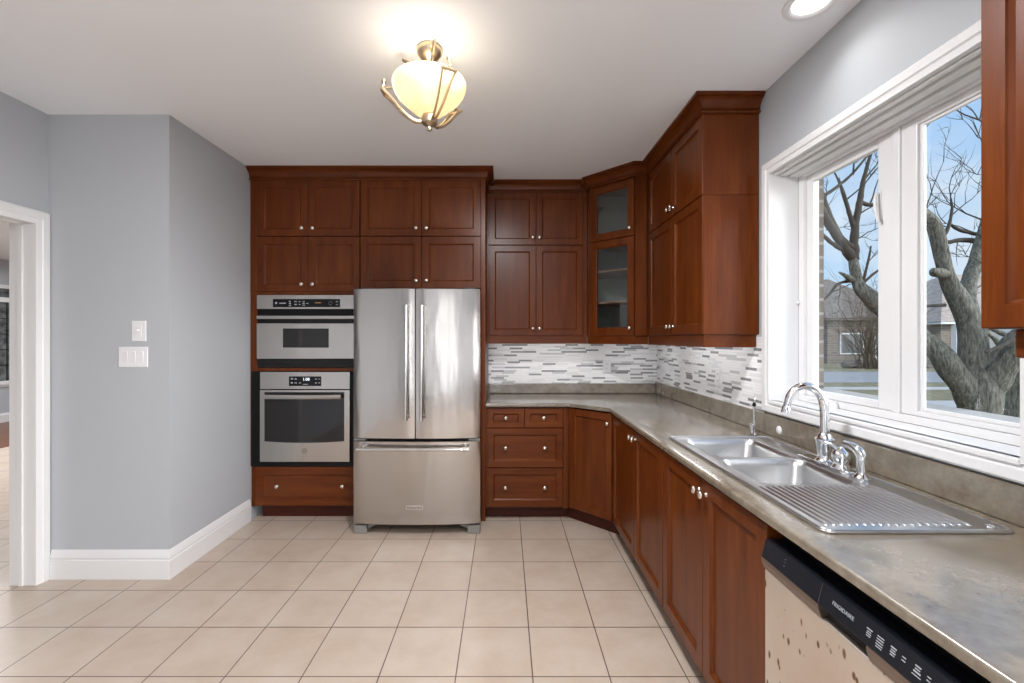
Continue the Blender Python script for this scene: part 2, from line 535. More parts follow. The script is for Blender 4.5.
def plate2d(loops, z0, z1, bevel=0.003, res=2):
    """flat plate from outer outline + holes with rounded edges"""
    cu = bpy.data.curves.new('plate', 'CURVE')
    cu.dimensions = '2D'
    cu.fill_mode = 'BOTH'
    for lp in loops:
        s = cu.splines.new('POLY')
        s.points.add(len(lp) - 1)
        for p, (x, y) in zip(s.points, lp):
            p.co = (x, y, 0, 1)
        s.use_cyclic_u = True
    cu.extrude = (z1 - z0) / 2 - bevel
    cu.bevel_depth = bevel
    cu.bevel_resolution = res
    cu.offset = -bevel
    o = bpy.data.objects.new('plate', cu)
    COL.objects.link(o)
    bpy.context.view_layer.update()
    me = bpy.data.meshes.new_from_object(o.evaluated_get(bpy.context.evaluated_depsgraph_get()))
    bm = bm_new()
    bm.from_mesh(me)
    bpy.data.objects.remove(o)
    bpy.data.curves.remove(cu)
    bpy.data.meshes.remove(me)
    bmesh.ops.translate(bm, verts=bm.verts, vec=(0, 0, (z0 + z1) / 2))
    bmesh.ops.remove_doubles(bm, verts=bm.verts, dist=1e-5)
    return bm
def rrect(x0, x1, y0, y1, r, k=5):
    out = []
    for cx, cy, a0 in ((x1 - r, y1 - r, 0), (x0 + r, y1 - r, 90), (x0 + r, y0 + r, 180), (x1 - r, y0 + r, 270)):
        for i in range(k + 1):
            a = R(a0 + 90 * i / k)
            out.append((cx + r * math.cos(a), cy + r * math.sin(a)))
    return out
def xf(bm, m):
    bmesh.ops.transform(bm, matrix=m, verts=bm.verts)
    return bm

def obj(name, bm, m, parent=None, origin=None, smooth=None, bevel=0.0, **props):
    bmesh.ops.recalc_face_normals(bm, faces=bm.faces)
    if origin is None:
        xs = [v.co for v in bm.verts]
        lo = Vector(tuple(min(c[i] for c in xs) for i in range(3)))
        hi = Vector(tuple(max(c[i] for c in xs) for i in range(3)))
        origin = Vector(((lo.x + hi.x) / 2, (lo.y + hi.y) / 2, lo.z))
    origin = Vector(origin)
    bmesh.ops.translate(bm, verts=bm.verts, vec=-origin)
    me = bpy.data.meshes.new(name)
    bm.to_mesh(me)
    bm.free()
    me.materials.append(M[m] if isinstance(m, str) else m)
    o = bpy.data.objects.new(name, me)
    COL.objects.link(o)
    if parent is not None:
        o.parent = parent
        o.location = origin - WL[parent]
    else:
        o.location = origin
    WL[o] = origin
    if smooth:
        for p in me.polygons:
            p.use_smooth = True
        if smooth != True:
            me.set_sharp_from_angle(angle=R(smooth))
    if bevel:
        b = o.modifiers.new('soft_edge', 'BEVEL')
        b.width = bevel
        b.segments = 2
        b.limit_method = 'ANGLE'
        b.angle_limit = R(40)
    for a, v in props.items():
        o[a] = v
    return o
def thing(name, label, cat, loc, group=None):
    o = bpy.data.objects.new(name, None)
    o.empty_display_size = 0.1
    COL.objects.link(o)
    o.location = loc
    WL[o] = Vector(loc)
    o['label'] = label
    o['category'] = cat
    if group:
        o['group'] = group
    return o
def tag(o, label, cat, group=None):
    o['label'] = label
    o['category'] = cat
    if group:
        o['group'] = group
    return o
def struct(name, bm, m, parent=None, **k):
    o = obj(name, bm, m, parent, **k)
    if parent is None:
        o['kind'] = 'structure'
    return o
def at(px, py, Y):
    """the point at depth Y seen along a direction of the reference frame"""
    return Vector(((px - 505) * Y / F, Y, EYE - (py - 338) * Y / F))

# ------------------------------------------------------------------ room shell
WX, WY, CZ = 1.392, 4.10, 2.74              # right wall, back wall, ceiling
LX, SX, SY = -2.70, -1.985, 2.66             # left wall, alcove wall, switch wall
struct('floor', B(-8.6, 1.60, -3.6, 9.2, -0.08, 0), 'tile', origin=(0, 0, 0))
struct('ceiling', B(-8.6, 1.60, -3.6, 9.2, CZ, CZ + 0.1), 'ceiling')
struct('wall_back', B(SX, 1.60, WY, WY + 0.15, 0, CZ), 'wall')
OY0, OY1, OZ0, OZ1 = 1.19, 2.325, 1.10, 2.27   # window opening
bm = bm_new()
box(bm, WX, 1.60, -3.6, -2.80, 0, CZ)
box(bm, WX, 1.60, -0.70, OY0, 0, CZ)
box(bm, WX, 1.60, -2.80, -0.70, 2.32, CZ)  # unseen opening made for the added side fill
box(bm, WX, 1.60, -2.80, -0.70, 0, 0.12)
box(bm, WX, 1.60, OY1, WY, 0, CZ)
box(bm, WX, 1.60, OY0, OY1, 0, OZ0 - 0.02)
box(bm, WX, 1.60, OY0, OY1, OZ1, CZ)
struct('wall_right', bm, 'wall')
struct('wall_alcove', B(SX - 0.12, SX, SY, WY + 0.15, 0, CZ), 'wall')
struct('wall_switch', B(LX - 0.13, SX - 0.1201, SY, SY + 0.12, 0, CZ), 'wall')
bm = bm_new()
DY0, DY1, DZ = 1.10, 2.577, 2.075
box(bm, LX - 0.13, LX, -3.6, DY0 - 0.02, 0, CZ)
box(bm, LX - 0.13, LX, DY1 + 0.02, SY, 0, CZ)
box(bm, LX - 0.13, LX, DY0 - 0.02, DY1 + 0.02, DZ + 0.02, CZ)
struct('wall_left', bm, 'wall')
# wall behind the camera with its two glazed openings
bm = bm_new()
for x0, x1 in ((-8.6, -0.70), (-0.44, 1.60)):
    box(bm, x0, x1, -3.6, -3.45, 0, CZ)
for x0, x1 in ((-0.70, -0.44),):
    box(bm, x0, x1, -3.6, -3.45, 2.4, CZ)
struct('wall_rear', bm, 'wall')
# adjoining room
struct('wall_hall_left', B(-8.6, -8.42, -3.6, 9.2, 0, CZ), 'wall')
struct('wall_hall_back', B(-8.6, 1.6, 9.05, 9.2, 0, CZ), 'wall')
struct('wall_hall_right', B(SX - 0.25, SX - 0.1201, SY + 0.1201, 9.05, 0, CZ), 'wall')

# skirting, profile (out, z)
BASE = [(0, 0.001), (0.016, 0.001), (0.016, 0.103), (0.010, 0.107), (0.010, 0.113), (0.016, 0.117), (0.013, 0.133), (0.009, 0.142), (0.007, 0.152), (0.003, 0.158), (0, 0.158)]
BASE = [(o_ + 0.001 if o_ else 0, z) for o_, z in BASE]
bm = bm_new()
sweep(bm, [(LX + 0.026, SY - 0.001), (SX + 0.001, SY - 0.001), (SX + 0.001, 3.49)], [(o_, z * 1.08) for o_, z in BASE])
struct('baseboard_left', bm, 'trim', smooth=30)
bm = bm_new()
sweep(bm, [(-8.419, -3.0), (-8.419, 9.04)], BASE)
struct('baseboard_hall', bm, 'trim', smooth=30)

# doorway casing and jamb
def casing(bm, y0, y1, z0, z1, wd, face, th, sgn, bottom=False):
    """picture-frame casing with a stepped section around a hole in a wall of constant X"""
    prof = [(0, 0), (0, th * 0.75), (0.008, th), (wd * 0.55, th), (wd * 0.62, th * 0.8), (wd * 0.9, th * 0.62), (wd, th * 0.55), (wd, 0)]
    # prof: (distance outward from the inner edge, proudness); inner edge is thin in real casings
    prof = [(wd - d, h) for d, h in prof]
    ringset = []
    for d, h in prof:
        x = face + sgn * h
        if bottom:
            ringset.append([(x, y0 - d, z0 - d), (x, y1 + d, z0 - d), (x, y1 + d, z1 + d), (x, y0 - d, z1 + d)])
        else:
            ringset.append([(x, y0 - d, z0), (x, y0 - d, z1 + d), (x, y1 + d, z1 + d), (x, y1 + d, z0)])
    vs = [[bm.verts.new(p) for p in r] for r in ringset]
    n = len(vs)
    for i in range(n):
        a, b = vs[i], vs[(i + 1) % n]
        for k in range(4 if bottom else 3):
            bm.faces.new((a[k], a[(k + 1) % 4], b[(k + 1) % 4], b[k]))
    if not bottom:
        bm.faces.new([v[0] for v in vs]); bm.faces.new([v[3] for v in vs])
bm = bm_new()
casing(bm, DY0, DY1, 0.001, DZ, 0.078, LX + 0.001, 0.022, 1)
dc = struct('trim_1', bm, 'trim', smooth=25)
bm = bm_new()
box(bm, LX - 0.14, LX + 0.0005, DY1, DY1 + 0.0195, 0.001, DZ + 0.0195)
box(bm, LX - 0.14, LX + 0.0005, DY0 - 0.0195, DY0, 0.001, DZ + 0.0195)
box(bm, LX - 0.14, LX + 0.0005, DY0, DY1, DZ, DZ + 0.0195)
obj('jamb', bm, 'trim', dc, bevel=0.002)
bm = bm_new()
box(bm, LX - 0.085, LX - 0.06, DY1 - 0.008, DY1, 0.001, DZ)
box(bm, LX - 0.085, LX - 0.06, DY0, DY1, DZ - 0.008, DZ)
obj('door_stop', bm, 'trim', dc)

# ------------------------------------------------------------------ kitchen window
win = struct('window_1', B(1.515, 1.595, OY0 + 0.001, OY1 - 0.001, OZ0 + 0.001, OZ0 + 0.03), 'vinyl')   # frame foot; the rest hangs from it
def ring_box(bm, x0, x1, y0, y1, z0, z1, wy, wz=None, wzt=None):
    wz = wz or wy
    wzt = wzt or wz
    box(bm, x0, x1, y0, y0 + wy, z0, z1)
    box(bm, x0, x1, y1 - wy, y1, z0, z1)
    box(bm, x0, x1, y0 + wy, y1 - wy, z0, z0 + wz)
    box(bm, x0, x1, y0 + wy, y1 - wy, z1 - wzt, z1)
bm = bm_new()
box(bm, 1.515, 1.595, OY1 - 0.04, OY1 - 0.001, OZ0 + 0.03, OZ1 - 0.001)
box(bm, 1.515, 1.595, OY0 + 0.001, OY0 + 0.03, OZ0 + 0.03, OZ1 - 0.001)
box(bm, 1.515, 1.595, OY0 + 0.03, OY1 - 0.04, OZ1 - 0.032, OZ1 - 0.001)
box(bm, 1.520, 1.595, 1.735, 1.768, OZ0 + 0.03, OZ1 - 0.032)
obj('window_frame', bm, 'vinyl', win, bevel=0.003)
bm = bm_new()
box(bm, 1.531, 1.558, 2.238, 2.2845, OZ0 + 0.031, OZ1 - 0.033)
box(bm, 1.531, 1.558, 1.7685, 1.848, OZ0 + 0.031, OZ1 - 0.033)
box(bm, 1.531, 1.558, 1.848, 2.238, OZ0 + 0.031, 1.162)
box(bm, 1.531, 1.558, 1.848, 2.238, 2.200, OZ1 - 0.033)
sash = obj('sash', bm, 'vinyl', win, bevel=0.004)
obj('pane', B(1.551, 1.555, 1.842, 2.245, 1.155, 2.207), 'glass', sash)
bm = bm_new()
box(bm, 1.527, 1.558, 1.668, 1.7345, OZ0 + 0.031, OZ1 - 0.033)
box(bm, 1.527, 1.558, OY0 + 0.031, 1.262, OZ0 + 0.031, OZ1 - 0.033)
box(bm, 1.527, 1.558, 1.262, 1.668, OZ0 + 0.031, 1.150)
box(bm, 1.527, 1.558, 1.262, 1.668, 2.212, OZ1 - 0.033)
fix = obj('fixed_frame', bm, 'vinyl', win, bevel=0.003)
bm = bm_new()
box(bm, 1.538, 1.550, 1.654, 1.668, 1.150, 2.212)
box(bm, 1.538, 1.550, 1.262, 1.276, 1.150, 2.212)
box(bm, 1.538, 1.550, 1.276, 1.654, 1.150, 1.163)
box(bm, 1.538, 1.550, 1.276, 1.654, 2.201, 2.212)
obj('glazing_stop', bm, 'vinyl', fix, bevel=0.003)
obj('pane', B(1.551, 1.555, 1.262, 1.668, 1.150, 2.212), 'glass', fix)
bm = bm_new()
casing(bm, OY0, OY1, OZ0, OZ1, 0.066, WX - 0.001, 0.032, -1, True)
obj('window_casing', bm, 'trim', win, smooth=25)
bm = bm_new()                               # lining of the reveal
box(bm, 1.362, 1.5145, OY1 - 0.0004, OY1 + 0.012, OZ0 - 0.012, OZ1 + 0.012)
box(bm, 1.362, 1.5145, OY0 - 0.012, OY0 + 0.0004, OZ0 - 0.012, OZ1 + 0.012)
box(bm, 1.362, 1.5145, OY0, OY1, OZ1 - 0.0004, OZ1 + 0.012)
obj('reveal', bm, 'trim', win)
obj('sill_board', B(1.358, 1.5145, OY0, OY1, OZ0 - 0.018, OZ0), 'trim', win, bevel=0.004)
bm = bm_new()                               # stepped fillets under the head
box(bm, 1.385, 1.408, OY0 + 0.002, OY1 - 0.002, OZ1 - 0.010, OZ1 - 0.0005)
box(bm, 1.418, 1.455, OY0 + 0.002, OY1 - 0.002, OZ1 - 0.016, OZ1 - 0.0005)
box(bm, 1.468, 1.514, OY0 + 0.002, OY1 - 0.002, OZ1 - 0.022, OZ1 - 0.0005)
obj('head_moulding', bm, 'trim', win, bevel=0.004)
bm = bm_new()
box(bm, 1.526, 1.5312, 1.826, 1.846, 1.90, 2.02)
tube(bm, spline([(1.524, 1.836, 2.01), (1.508, 1.832, 1.995), (1.504, 1.828, 1.95), (1.512, 1.822, 1.89)], 4), 0.006, 8)
obj('sash_lock', bm, 'vinyl', sash, bevel=0.002)
bm = bm_new()
lathe(bm, [(0.02, 0), (0.02, 0.012), (0.012, 0.03), (0.0, 0.032)], (1.495, 2.05, OZ0 + 0.0005), 'z', 14, cap1=False)
tube(bm, spline([(1.49, 2.05, OZ0 + 0.028), (1.475, 2.10, OZ0 + 0.035), (1.47, 2.16, OZ0 + 0.026), (1.47, 2.19, OZ0 + 0.03)], 4), 0.009, 8)
obj('crank_handle', bm, 'vinyl', win, smooth=40)
bm = bm_new()
lathe(bm, [(0.0, 0), (0.008, 0.002), (0.008, 0.012), (0.0, 0.014)], (1.514, 2.315, 1.60), '-x', 10, False, False)
obj('latch_button', bm, 'vinyl', win, smooth=True)

# outside face of the house wall beyond the glass
bm = bm_new()
box(bm, 1.601, 1.70, -3.6, -2.80, -0.55, 3.0)
box(bm, 1.601, 1.70, -0.70, 1.10, -0.55, 3.0)
box(bm, 1.601, 1.70, -2.80, -0.70, 2.32, 3.0)
box(bm, 1.601, 1.70, -2.80, -0.70, -0.55, 0.12)
box(bm, 1.601, 1.70, 2.40, 6.0, -0.55, 3.0)
box(bm, 1.601, 1.70, 1.10, 2.40, -0.55, 1.10)
box(bm, 1.601, 1.70, 1.10, 2.40, 2.34, 3.0)
struct('wall_outside', bm, 'brick')
struct('trim_2', B(1.601, 1.74, 1.101, 2.399, 1.10, 1.152), 'concrete', bevel=0.006)

# ------------------------------------------------------------------ window of the adjoining room
w2 = struct('window_2', B(-8.419, -8.40, 6.2, 8.6, 0.60, 0.64), 'trim')
bm = bm_new()
for z0, z1 in ((0.64, 0.70), (2.02, 2.10), (2.25, 2.31)):
    box(bm, -8.4195, -8.375, 6.2, 8.6, z0, z1)
for y in (6.2, 7.36, 8.54):
    box(bm, -8.4195, -8.376, y, y + 0.06, 0.70, 2.25)
obj('window_frame', bm, 'trim', w2)
obj('pane', B(-8.4195, -8.41, 6.26, 8.54, 0.70, 2.25), 'leaded', w2)
bm = bm_new()
for y in [6.26 + 0.19 * k for k in range(1, 12)]:
    box(bm, -8.41, -8.402, y, y + 0.012, 0.70, 2.02)
for z in (0.96, 1.22, 1.48, 1.74):
    box(bm, -8.41, -8.402, 6.26, 8.54, z, z + 0.012)
obj('glazing_bars', bm, 'black', w2)
struct('floor_hall', B(-8.40, -6.5, -3.4, 9.04, 0.0005, 0.006), 'hardwood')

# ------------------------------------------------------------------ cabinet building blocks
def knob_at(parent, p, rz):
    bm = bm_new()
    lathe(bm, [(0.010, 0.0), (0.010, 0.002), (0.006, 0.004), (0.0055, 0.012), (0.009, 0.016), (0.0155, 0.020), (0.0165, 0.025), (0.013, 0.030), (0.006, 0.0325), (0.0, 0.033)],
          p, float(rz), 18, True, False)
    return obj('knob', bm, 'nickel', parent, smooth=True)
def door(parent, name, c, rz, wd, ht, m='wood', knobs=(), glazed=False, stile=0.055, t=0.02, depth=0.012, label=None):
    """framed door; c = middle of its back face; looks along -Y turned by rz; knobs = [(dx, dz)] from its middle"""
    bm = bm_new()
    def rc(ins, y):
        a, b = wd / 2 - ins, ht / 2 - ins
        return [(-a, y, -b), (a, y, -b), (a, y, b), (-a, y, b)]
    rs = [rc(0, 0), rc(0, -(t - 0.002)), rc(0.002, -t), rc(stile, -t), rc(stile + 0.002, -(t - 0.005)), rc(stile + 0.010, -(t - depth))]
    if glazed:
        rs += [rc(stile + 0.011, 0), rc(0, 0)]
        vs = [[bm.verts.new(p) for p in r_] for r_ in rs[:-1]]
        vs.append(vs[0])
        for a, b in zip(vs, vs[1:]):
            for i in range(4):
                bm.faces.new((a[i], a[(i + 1) % 4], b[(i + 1) % 4], b[i]))
    else:
        rings(bm, rs)
    mt = Matrix.Translation(c) @ Matrix.Rotation(rz, 4, 'Z')
    xf(bm, mt)
    o = obj(name, bm, m, parent, origin=c)
    if label:
        o['label'] = label
    if glazed:
        g = B(-wd / 2 + stile, wd / 2 - stile, -0.009, -0.005, -ht / 2 + stile, ht / 2 - stile)
        xf(g, mt)
        obj('pane', g, 'cabglass', o)
    for dx, dz in knobs:
        knob_at(o, mt @ Vector((dx, -(t if abs(dx) > wd / 2 - stile or abs(dz) > ht / 2 - stile else t - depth) + 0.0005, dz)), rz)
    return o
def door_x(parent, name, x0, x1, yback, z0, z1, **k):
    g = 0.0015
    return door(parent, name, ((x0 + x1) / 2, yback, (z0 + z1) / 2), 0.0, x1 - x0 - 2 * g, z1 - z0 - 2 * g, **k)
def door_y(parent, name, y0, y1, xback, z0, z1, **k):
    g = 0.0015
    return door(parent, name, (xback, (y0 + y1) / 2, (z0 + z1) / 2), -PI / 2, y1 - y0 - 2 * g, z1 - z0 - 2 * g, **k)
CROWN = [(0, 2.647), (0.016, 2.647), (0.019, 2.652), (0.016, 2.659), (0.005, 2.661), (0.005, 2.668), (0.012, 2.671), (0.014, 2.682), (0.022, 2.698), (0.036, 2.711), (0.050, 2.716), (0.050, 2.722), (0.062, 2.724), (0.062, 2.739), (0, 2.739)]
UP0, UPS, UP1 = 1.440, 2.203, 2.650        # bottom, split and top of the upper doors
VAL = 1.372                                 # bottom of the light valance

# ------------------------------------------------------------------ oven column
FY = 3.50                                   # door face of the tall units
CX0, CX1 = SX + 0.002, -1.1315
oc = thing('oven_cabinet', 'tall cherry cabinet against grey wall holding microwave and wall oven', 'cabinet', ((CX0 + CX1) / 2, 3.8, 0))
bm = bm_new()
box(bm, CX0, CX0 + 0.035, FY + 0.021, 4.095, 0.105, 2.739)
box(bm, CX1 - 0.010, CX1, FY + 0.021, 4.095, 0.105, 2.739)
box(bm, CX0 + 0.035, CX1 - 0.010, 4.08, 4.095, 0.105, 2.739)
for z0, z1 in ((0.105, 0.123), (0.41, 0.432), (1.16, 1.19), (1.755, 1.778), (2.70, 2.739)):
    box(bm, CX0 + 0.035, CX1 - 0.010, FY + 0.021, 4.08, z0, z1)
obj('body', bm, 'wood', oc)
bm = bm_new()                               # front stiles and rails around the appliances
box(bm, CX0, CX0 + 0.058, FY + 0.006, FY + 0.0205, 1.160, 1.778)
box(bm, CX0, CX0 + 0.010, FY + 0.006, FY + 0.0205, 0.42, 1.160)
box(bm, CX1 - 0.012, CX1, FY + 0.006, FY + 0.0205, 0.42, 1.778)
box(bm, CX0 + 0.058, CX1 - 0.012, FY + 0.006, FY + 0.0205, 1.163, 1.186)
box(bm, CX0, CX0 + 0.055, FY + 0.004, FY + 0.0205, 1.778, 2.652)
box(bm, CX0 + 0.055, CX1, FY + 0.004, FY + 0.0205, 1.756, 1.778)
obj('face_frame', bm, 'wood', oc, bevel=0.001)
d0, d1, d2 = CX0 + 0.049, -1.5325, CX1 + 0.001
for z0, z1 in ((1.779, UPS + 0.007), (UPS + 0.010, UP1)):
    hz = -(z1 - z0) / 2 + 0.058
    door_x(oc, 'door', d0, d1, FY + 0.0205, z0, z1, knobs=[((d1 - d0) / 2 - 0.043, hz)])
    door_x(oc, 'door', d1, d2, FY + 0.0205, z0, z1, knobs=[(-(d2 - d1) / 2 + 0.043, hz)])
dr = door_x(oc, 'drawer', CX0 + 0.038, CX1, FY + 0.0205, 0.117, 0.418, m='wood_x', knobs=[(-0.235, 0.0), (0.275, 0.0)], stile=0.06)
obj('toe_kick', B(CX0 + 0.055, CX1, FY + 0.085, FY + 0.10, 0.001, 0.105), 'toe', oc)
bm = bm_new()
sweep(bm, [(CX0, FY + 0.0035), (CX1 - 0.0005, FY + 0.0035)], CROWN)
obj('crown', bm, 'wood_x', oc, smooth=25)

# ------------------------------------------------------------------ cabinet over the refrigerator and its end panel
PX0, PX1 = -0.186, -0.152
rc_ = thing('fridge_cabinet', 'cherry cabinet above steel refrigerator with four doors and tall side panel', 'cabinet', ((CX1 + PX1) / 2, 3.8, 1.8))
bm = bm_new()
box(bm, CX1 + 0.001, PX0, FY + 0.021, 4.095, 1.812, 2.739)
obj('body', bm, 'wood', rc_)
obj('side_panel', B(PX0 + 0.0005, PX1, FY - 0.016, 4.071, 0.001, 2.650), 'wood', rc_, bevel=0.002)
d0, d1, d2 = CX1 + 0.006, -0.6485, PX0 - 0.001
for z0, z1 in ((1.806, UPS + 0.007), (UPS + 0.010, UP1)):
    hz = -(z1 - z0) / 2 + 0.058
    door_x(rc_, 'door', d0, d1, FY + 0.0205, z0, z1, knobs=[((d1 - d0) / 2 - 0.04, hz)])
    door_x(rc_, 'door', d1, d2, FY + 0.0205, z0, z1, knobs=[(-(d2 - d1) / 2 + 0.04, hz)])
bm = bm_new()
sweep(bm, [(CX1, FY + 0.0035), (PX1 - 0.001, FY + 0.0035), (PX1 - 0.001, 3.735)], CROWN)
obj('crown', bm, 'wood_x', rc_, smooth=25)
obj('crown_backing', B(PX0, PX1 - 0.002, FY + 0.004, 4.09, 2.651, 2.739), 'wood_x', rc_)

# ------------------------------------------------------------------ wall cabinet over the drawers
BY = 3.80
bc = thing('wall_cabinet', 'four door cherry wall cabinet between refrigerator and glass corner cabinet', 'cabinet', (0.27, 3.95, UP0))
BX0, BX1 = PX1 + 0.002, 0.695
obj('body', B(BX0, BX1, BY + 0.021, 4.09, UP0, 2.739), 'wood', bc)
obj('stile', B(BX0, BX0 + 0.012, BY + 0.003, BY + 0.0205, UP0, 2.651), 'wood', bc)
obj('stile', B(BX1 - 0.034, BX1, BY + 0.003, BY + 0.0205, UP0, 2.651), 'wood', bc)
d0, d1, d2 = BX0 + 0.013, 0.262, BX1 - 0.035
for z0, z1 in ((UP0, UPS), (UPS + 0.003, UP1)):
    hz = -(z1 - z0) / 2 + 0.06
    door_x(bc, 'door', d0, d1, BY + 0.0205, z0, z1, knobs=[((d1 - d0) / 2 - 0.028, hz)], stile=0.05)
    door_x(bc, 'door', d1, d2, BY + 0.0205, z0, z1, knobs=[(-(d2 - d1) / 2 + 0.028, hz)], stile=0.05)
obj('valance', B(BX0, BX1 - 0.001, BY + 0.006, BY + 0.024, VAL, UP0 - 0.0005), 'wood_x', bc, bevel=0.002)
bm = bm_new()
sweep(bm, [(PX1 + 0.064, BY + 0.0025), (BX1 - 0.0625, BY + 0.0025)], CROWN)
sweep(bm, [(PX1 + 0.0005, BY + 0.0025), (PX1 + 0.064, BY + 0.0025)], [(o_ * 0.98, z) for o_, z in CROWN[:9]] + [(0, 2.698)])
obj('crown', bm, 'wood_x', bc, smooth=25)

# ------------------------------------------------------------------ glazed corner cabinet
GA, GB, GR = Vector((0.697, 3.720)), Vector((0.987, 3.430)), 1.078
gc = thing('corner_wall_cabinet', 'diagonal corner cherry cabinet with two glass doors and shelves', 'cabinet', (1.05, 3.78, UP0))
inner = 0.018
bm = bm_new()
prism(bm, [(0.697, 4.089), (0.697, 3.742), (0.715, 3.742), (0.715, 4.089)], UP0, 2.739)
prism(bm, [(0.990, 3.4305), (1.381, 3.4305), (1.381, 3.448), (1.003, 3.448)], UP0, 2.739)
hexa = [(0.7155, 4.07), (0.7155, 3.733), (1.0, 3.4485), (1.363, 3.4485), (1.363, 4.07)]
for z0, z1 in ((UP0, UP0 + 0.018), (UPS - 0.008, UPS + 0.01), (2.70, 2.739)):
    prism(bm, hexa, z0, z1)
obj('body', bm, 'wood', gc)
bm = bm_new()
box(bm, 0.7155, 1.363, 4.07, 4.089, UP0, 2.739)
box(bm, 1.3635, 1.381, 3.4485, 4.089, UP0, 2.739)
obj('lining', bm, 'inside', gc)
hs = [(0.72, 4.065), (0.72, 3.762), (1.012, 3.47), (1.358, 3.47), (1.358, 4.065)]
for z in (1.700, 1.955):
    bm = bm_new()
    prism(bm, hs, z, z + 0.018)
    obj('shelf', bm, 'shelfwood', gc)
mid = (GA + GB) / 2
dv = (GB - GA)
dl = dv.length
nrm = Vector((-1, -1)).normalized()
for z0, z1 in ((UP0, UPS), (UPS + 0.003, UP1)):
    c = (mid.x - nrm.x * 0.0, mid.y - nrm.y * 0.0, (z0 + z1) / 2)
    c = (mid.x - nrm.x * 0.021 + 0.0, mid.y - nrm.y * 0.021, (z0 + z1) / 2)
    door(gc, 'glass_door', c, -PI / 4, dl - 0.012, z1 - z0 - 0.003, glazed=True, stile=0.052, knobs=[(dl / 2 - 0.036, -(z1 - z0) / 2 + 0.058)])
obj('filler', B(0.9885, GR, 3.412, 3.430, UP0, 2.651), 'wood', gc)
bm = bm_new()
off = nrm * -0.024
pv = [(GA.x + 0.004, 3.82), (GA.x + 0.004, GA.y + 0.014), (GB.x + 0.014, GB.y + 0.004), (GR, 3.434)]
a = [(0.6965, 3.81), (0.6965, 3.735), (0.998, 3.4335), (1.0915, 3.4335)]
prism(bm, a + [(1.0915, 3.450), (1.006, 3.450), (0.712, 3.744), (0.712, 3.81)], VAL, UP0 - 0.0005)
obj('valance', bm, 'wood_x', gc)
bm = bm_new()
sweep(bm, [(GA.x, 3.795), (GA.x, GA.y), (GB.x, GB.y - 0.0195), (GR + 0.003, GB.y - 0.0195)], CROWN)
obj('crown', bm, 'wood_x', gc, smooth=25)
obj('crown_backing', B(GR - 0.085, GR + 0.001, 3.4125, 3.43, 2.651, 2.739), 'wood_x', gc)

# ------------------------------------------------------------------ wall cabinet beside the window
RX = 1.080                                  # face of its doors
RY0, RY1 = 2.462, 3.4095
rw = thing('side_wall_cabinet', 'cherry wall cabinet beside the window with plain glossy end panel', 'cabinet', (1.23, 2.93, UP0))
obj('body', B(RX + 0.021, 1.381, RY0 + 0.019, RY1, UP0, 2.739), 'wood', rw)
bm = bm_new()
box(bm, RX + 0.008, 1.389, RY0, RY0 + 0.0185, UPS + 0.0005, 2.652)
obj('end_panel', bm, 'wood', rw, bevel=0.0015)
obj('end_panel', B(RX + 0.008, 1.389, RY0, RY0 + 0.0185, UP0, UPS - 0.0005), 'wood', rw, bevel=0.0015)
ym = 2.925
for z0, z1 in ((UP0, UPS), (UPS + 0.003, UP1)):
    hz = -(z1 - z0) / 2 + 0.055
    door_y(rw, 'door', ym, RY1 - 0.022, RX + 0.0205, z0, z1, knobs=[((RY1 - 0.022 - ym) / 2 - 0.03, hz)])
    door_y(rw, 'door', RY0 + 0.002, ym, RX + 0.0205, z0, z1, knobs=[(-(ym - RY0 - 0.002) / 2 + 0.03, hz)])
bm = bm_new()
box(bm, RX + 0.012, RX + 0.030, RY0 + 0.012, RY1 + 0.022, VAL - 0.003, UP0 - 0.0005)
box(bm, RX + 0.030, 1.380, RY0 + 0.012, RY0 + 0.030, VAL - 0.003, UP0 - 0.0005)
obj('valance', bm, 'wood_y', rw, bevel=0.001)
bm = bm_new()
sweep(bm, [(RX + 0.0045, RY1 - 0.062), (RX + 0.0045, RY0), (1.389, RY0)][::1], CROWN)
obj('crown', bm, 'wood_y', rw, smooth=25)
bm = bm_new()
box(bm, RX + 0.005, RX + 0.0205, RY1 - 0.066, RY1, 2.651, 2.739)
obj('crown_backing', bm, 'wood_y', rw)

# ------------------------------------------------------------------ wall cabinet on the near side of the window
nw = thing('window_side_cabinet', 'nearest cherry wall cabinet cut by the photo edge right of the window', 'cabinet', (1.23, 0.55, UP0))
NY0, NY1, NX = 0.10, 1.016, 1.070
obj('body', B(NX + 0.021, 1.389, NY0, NY1, UP0, 2.739), 'wood', nw)
for z0, z1 in ((UP0, UPS), (UPS + 0.003, UP1)):
    hz = -(z1 - z0) / 2 + 0.055
    door_y(nw, 'door', 0.558, NY1 - 0.001, NX + 0.0205, z0, z1, knobs=[((NY1 - 0.559) / 2 - 0.03, hz)], stile=0.05)
    door_y(nw, 'door', NY0 + 0.001, 0.558, NX + 0.0205, z0, z1, knobs=[(-(0.557 - NY0) / 2 + 0.03, hz)], stile=0.05)
bm = bm_new()
box(bm, NX + 0.045, NX + 0.063, NY0, NY1 - 0.03, VAL + 0.004, UP0 - 0.0005)
box(bm, NX + 0.063, 1.389, NY1 - 0.048, NY1 - 0.03, VAL + 0.004, UP0 - 0.0005)
obj('valance', bm, 'wood_y', nw, bevel=0.006)
bm = bm_new()
sweep(bm, [(1.389, NY1), (NX + 0.0045, NY1), (NX + 0.0045, NY0)], CROWN)
obj('crown', bm, 'wood_y', nw, smooth=25)

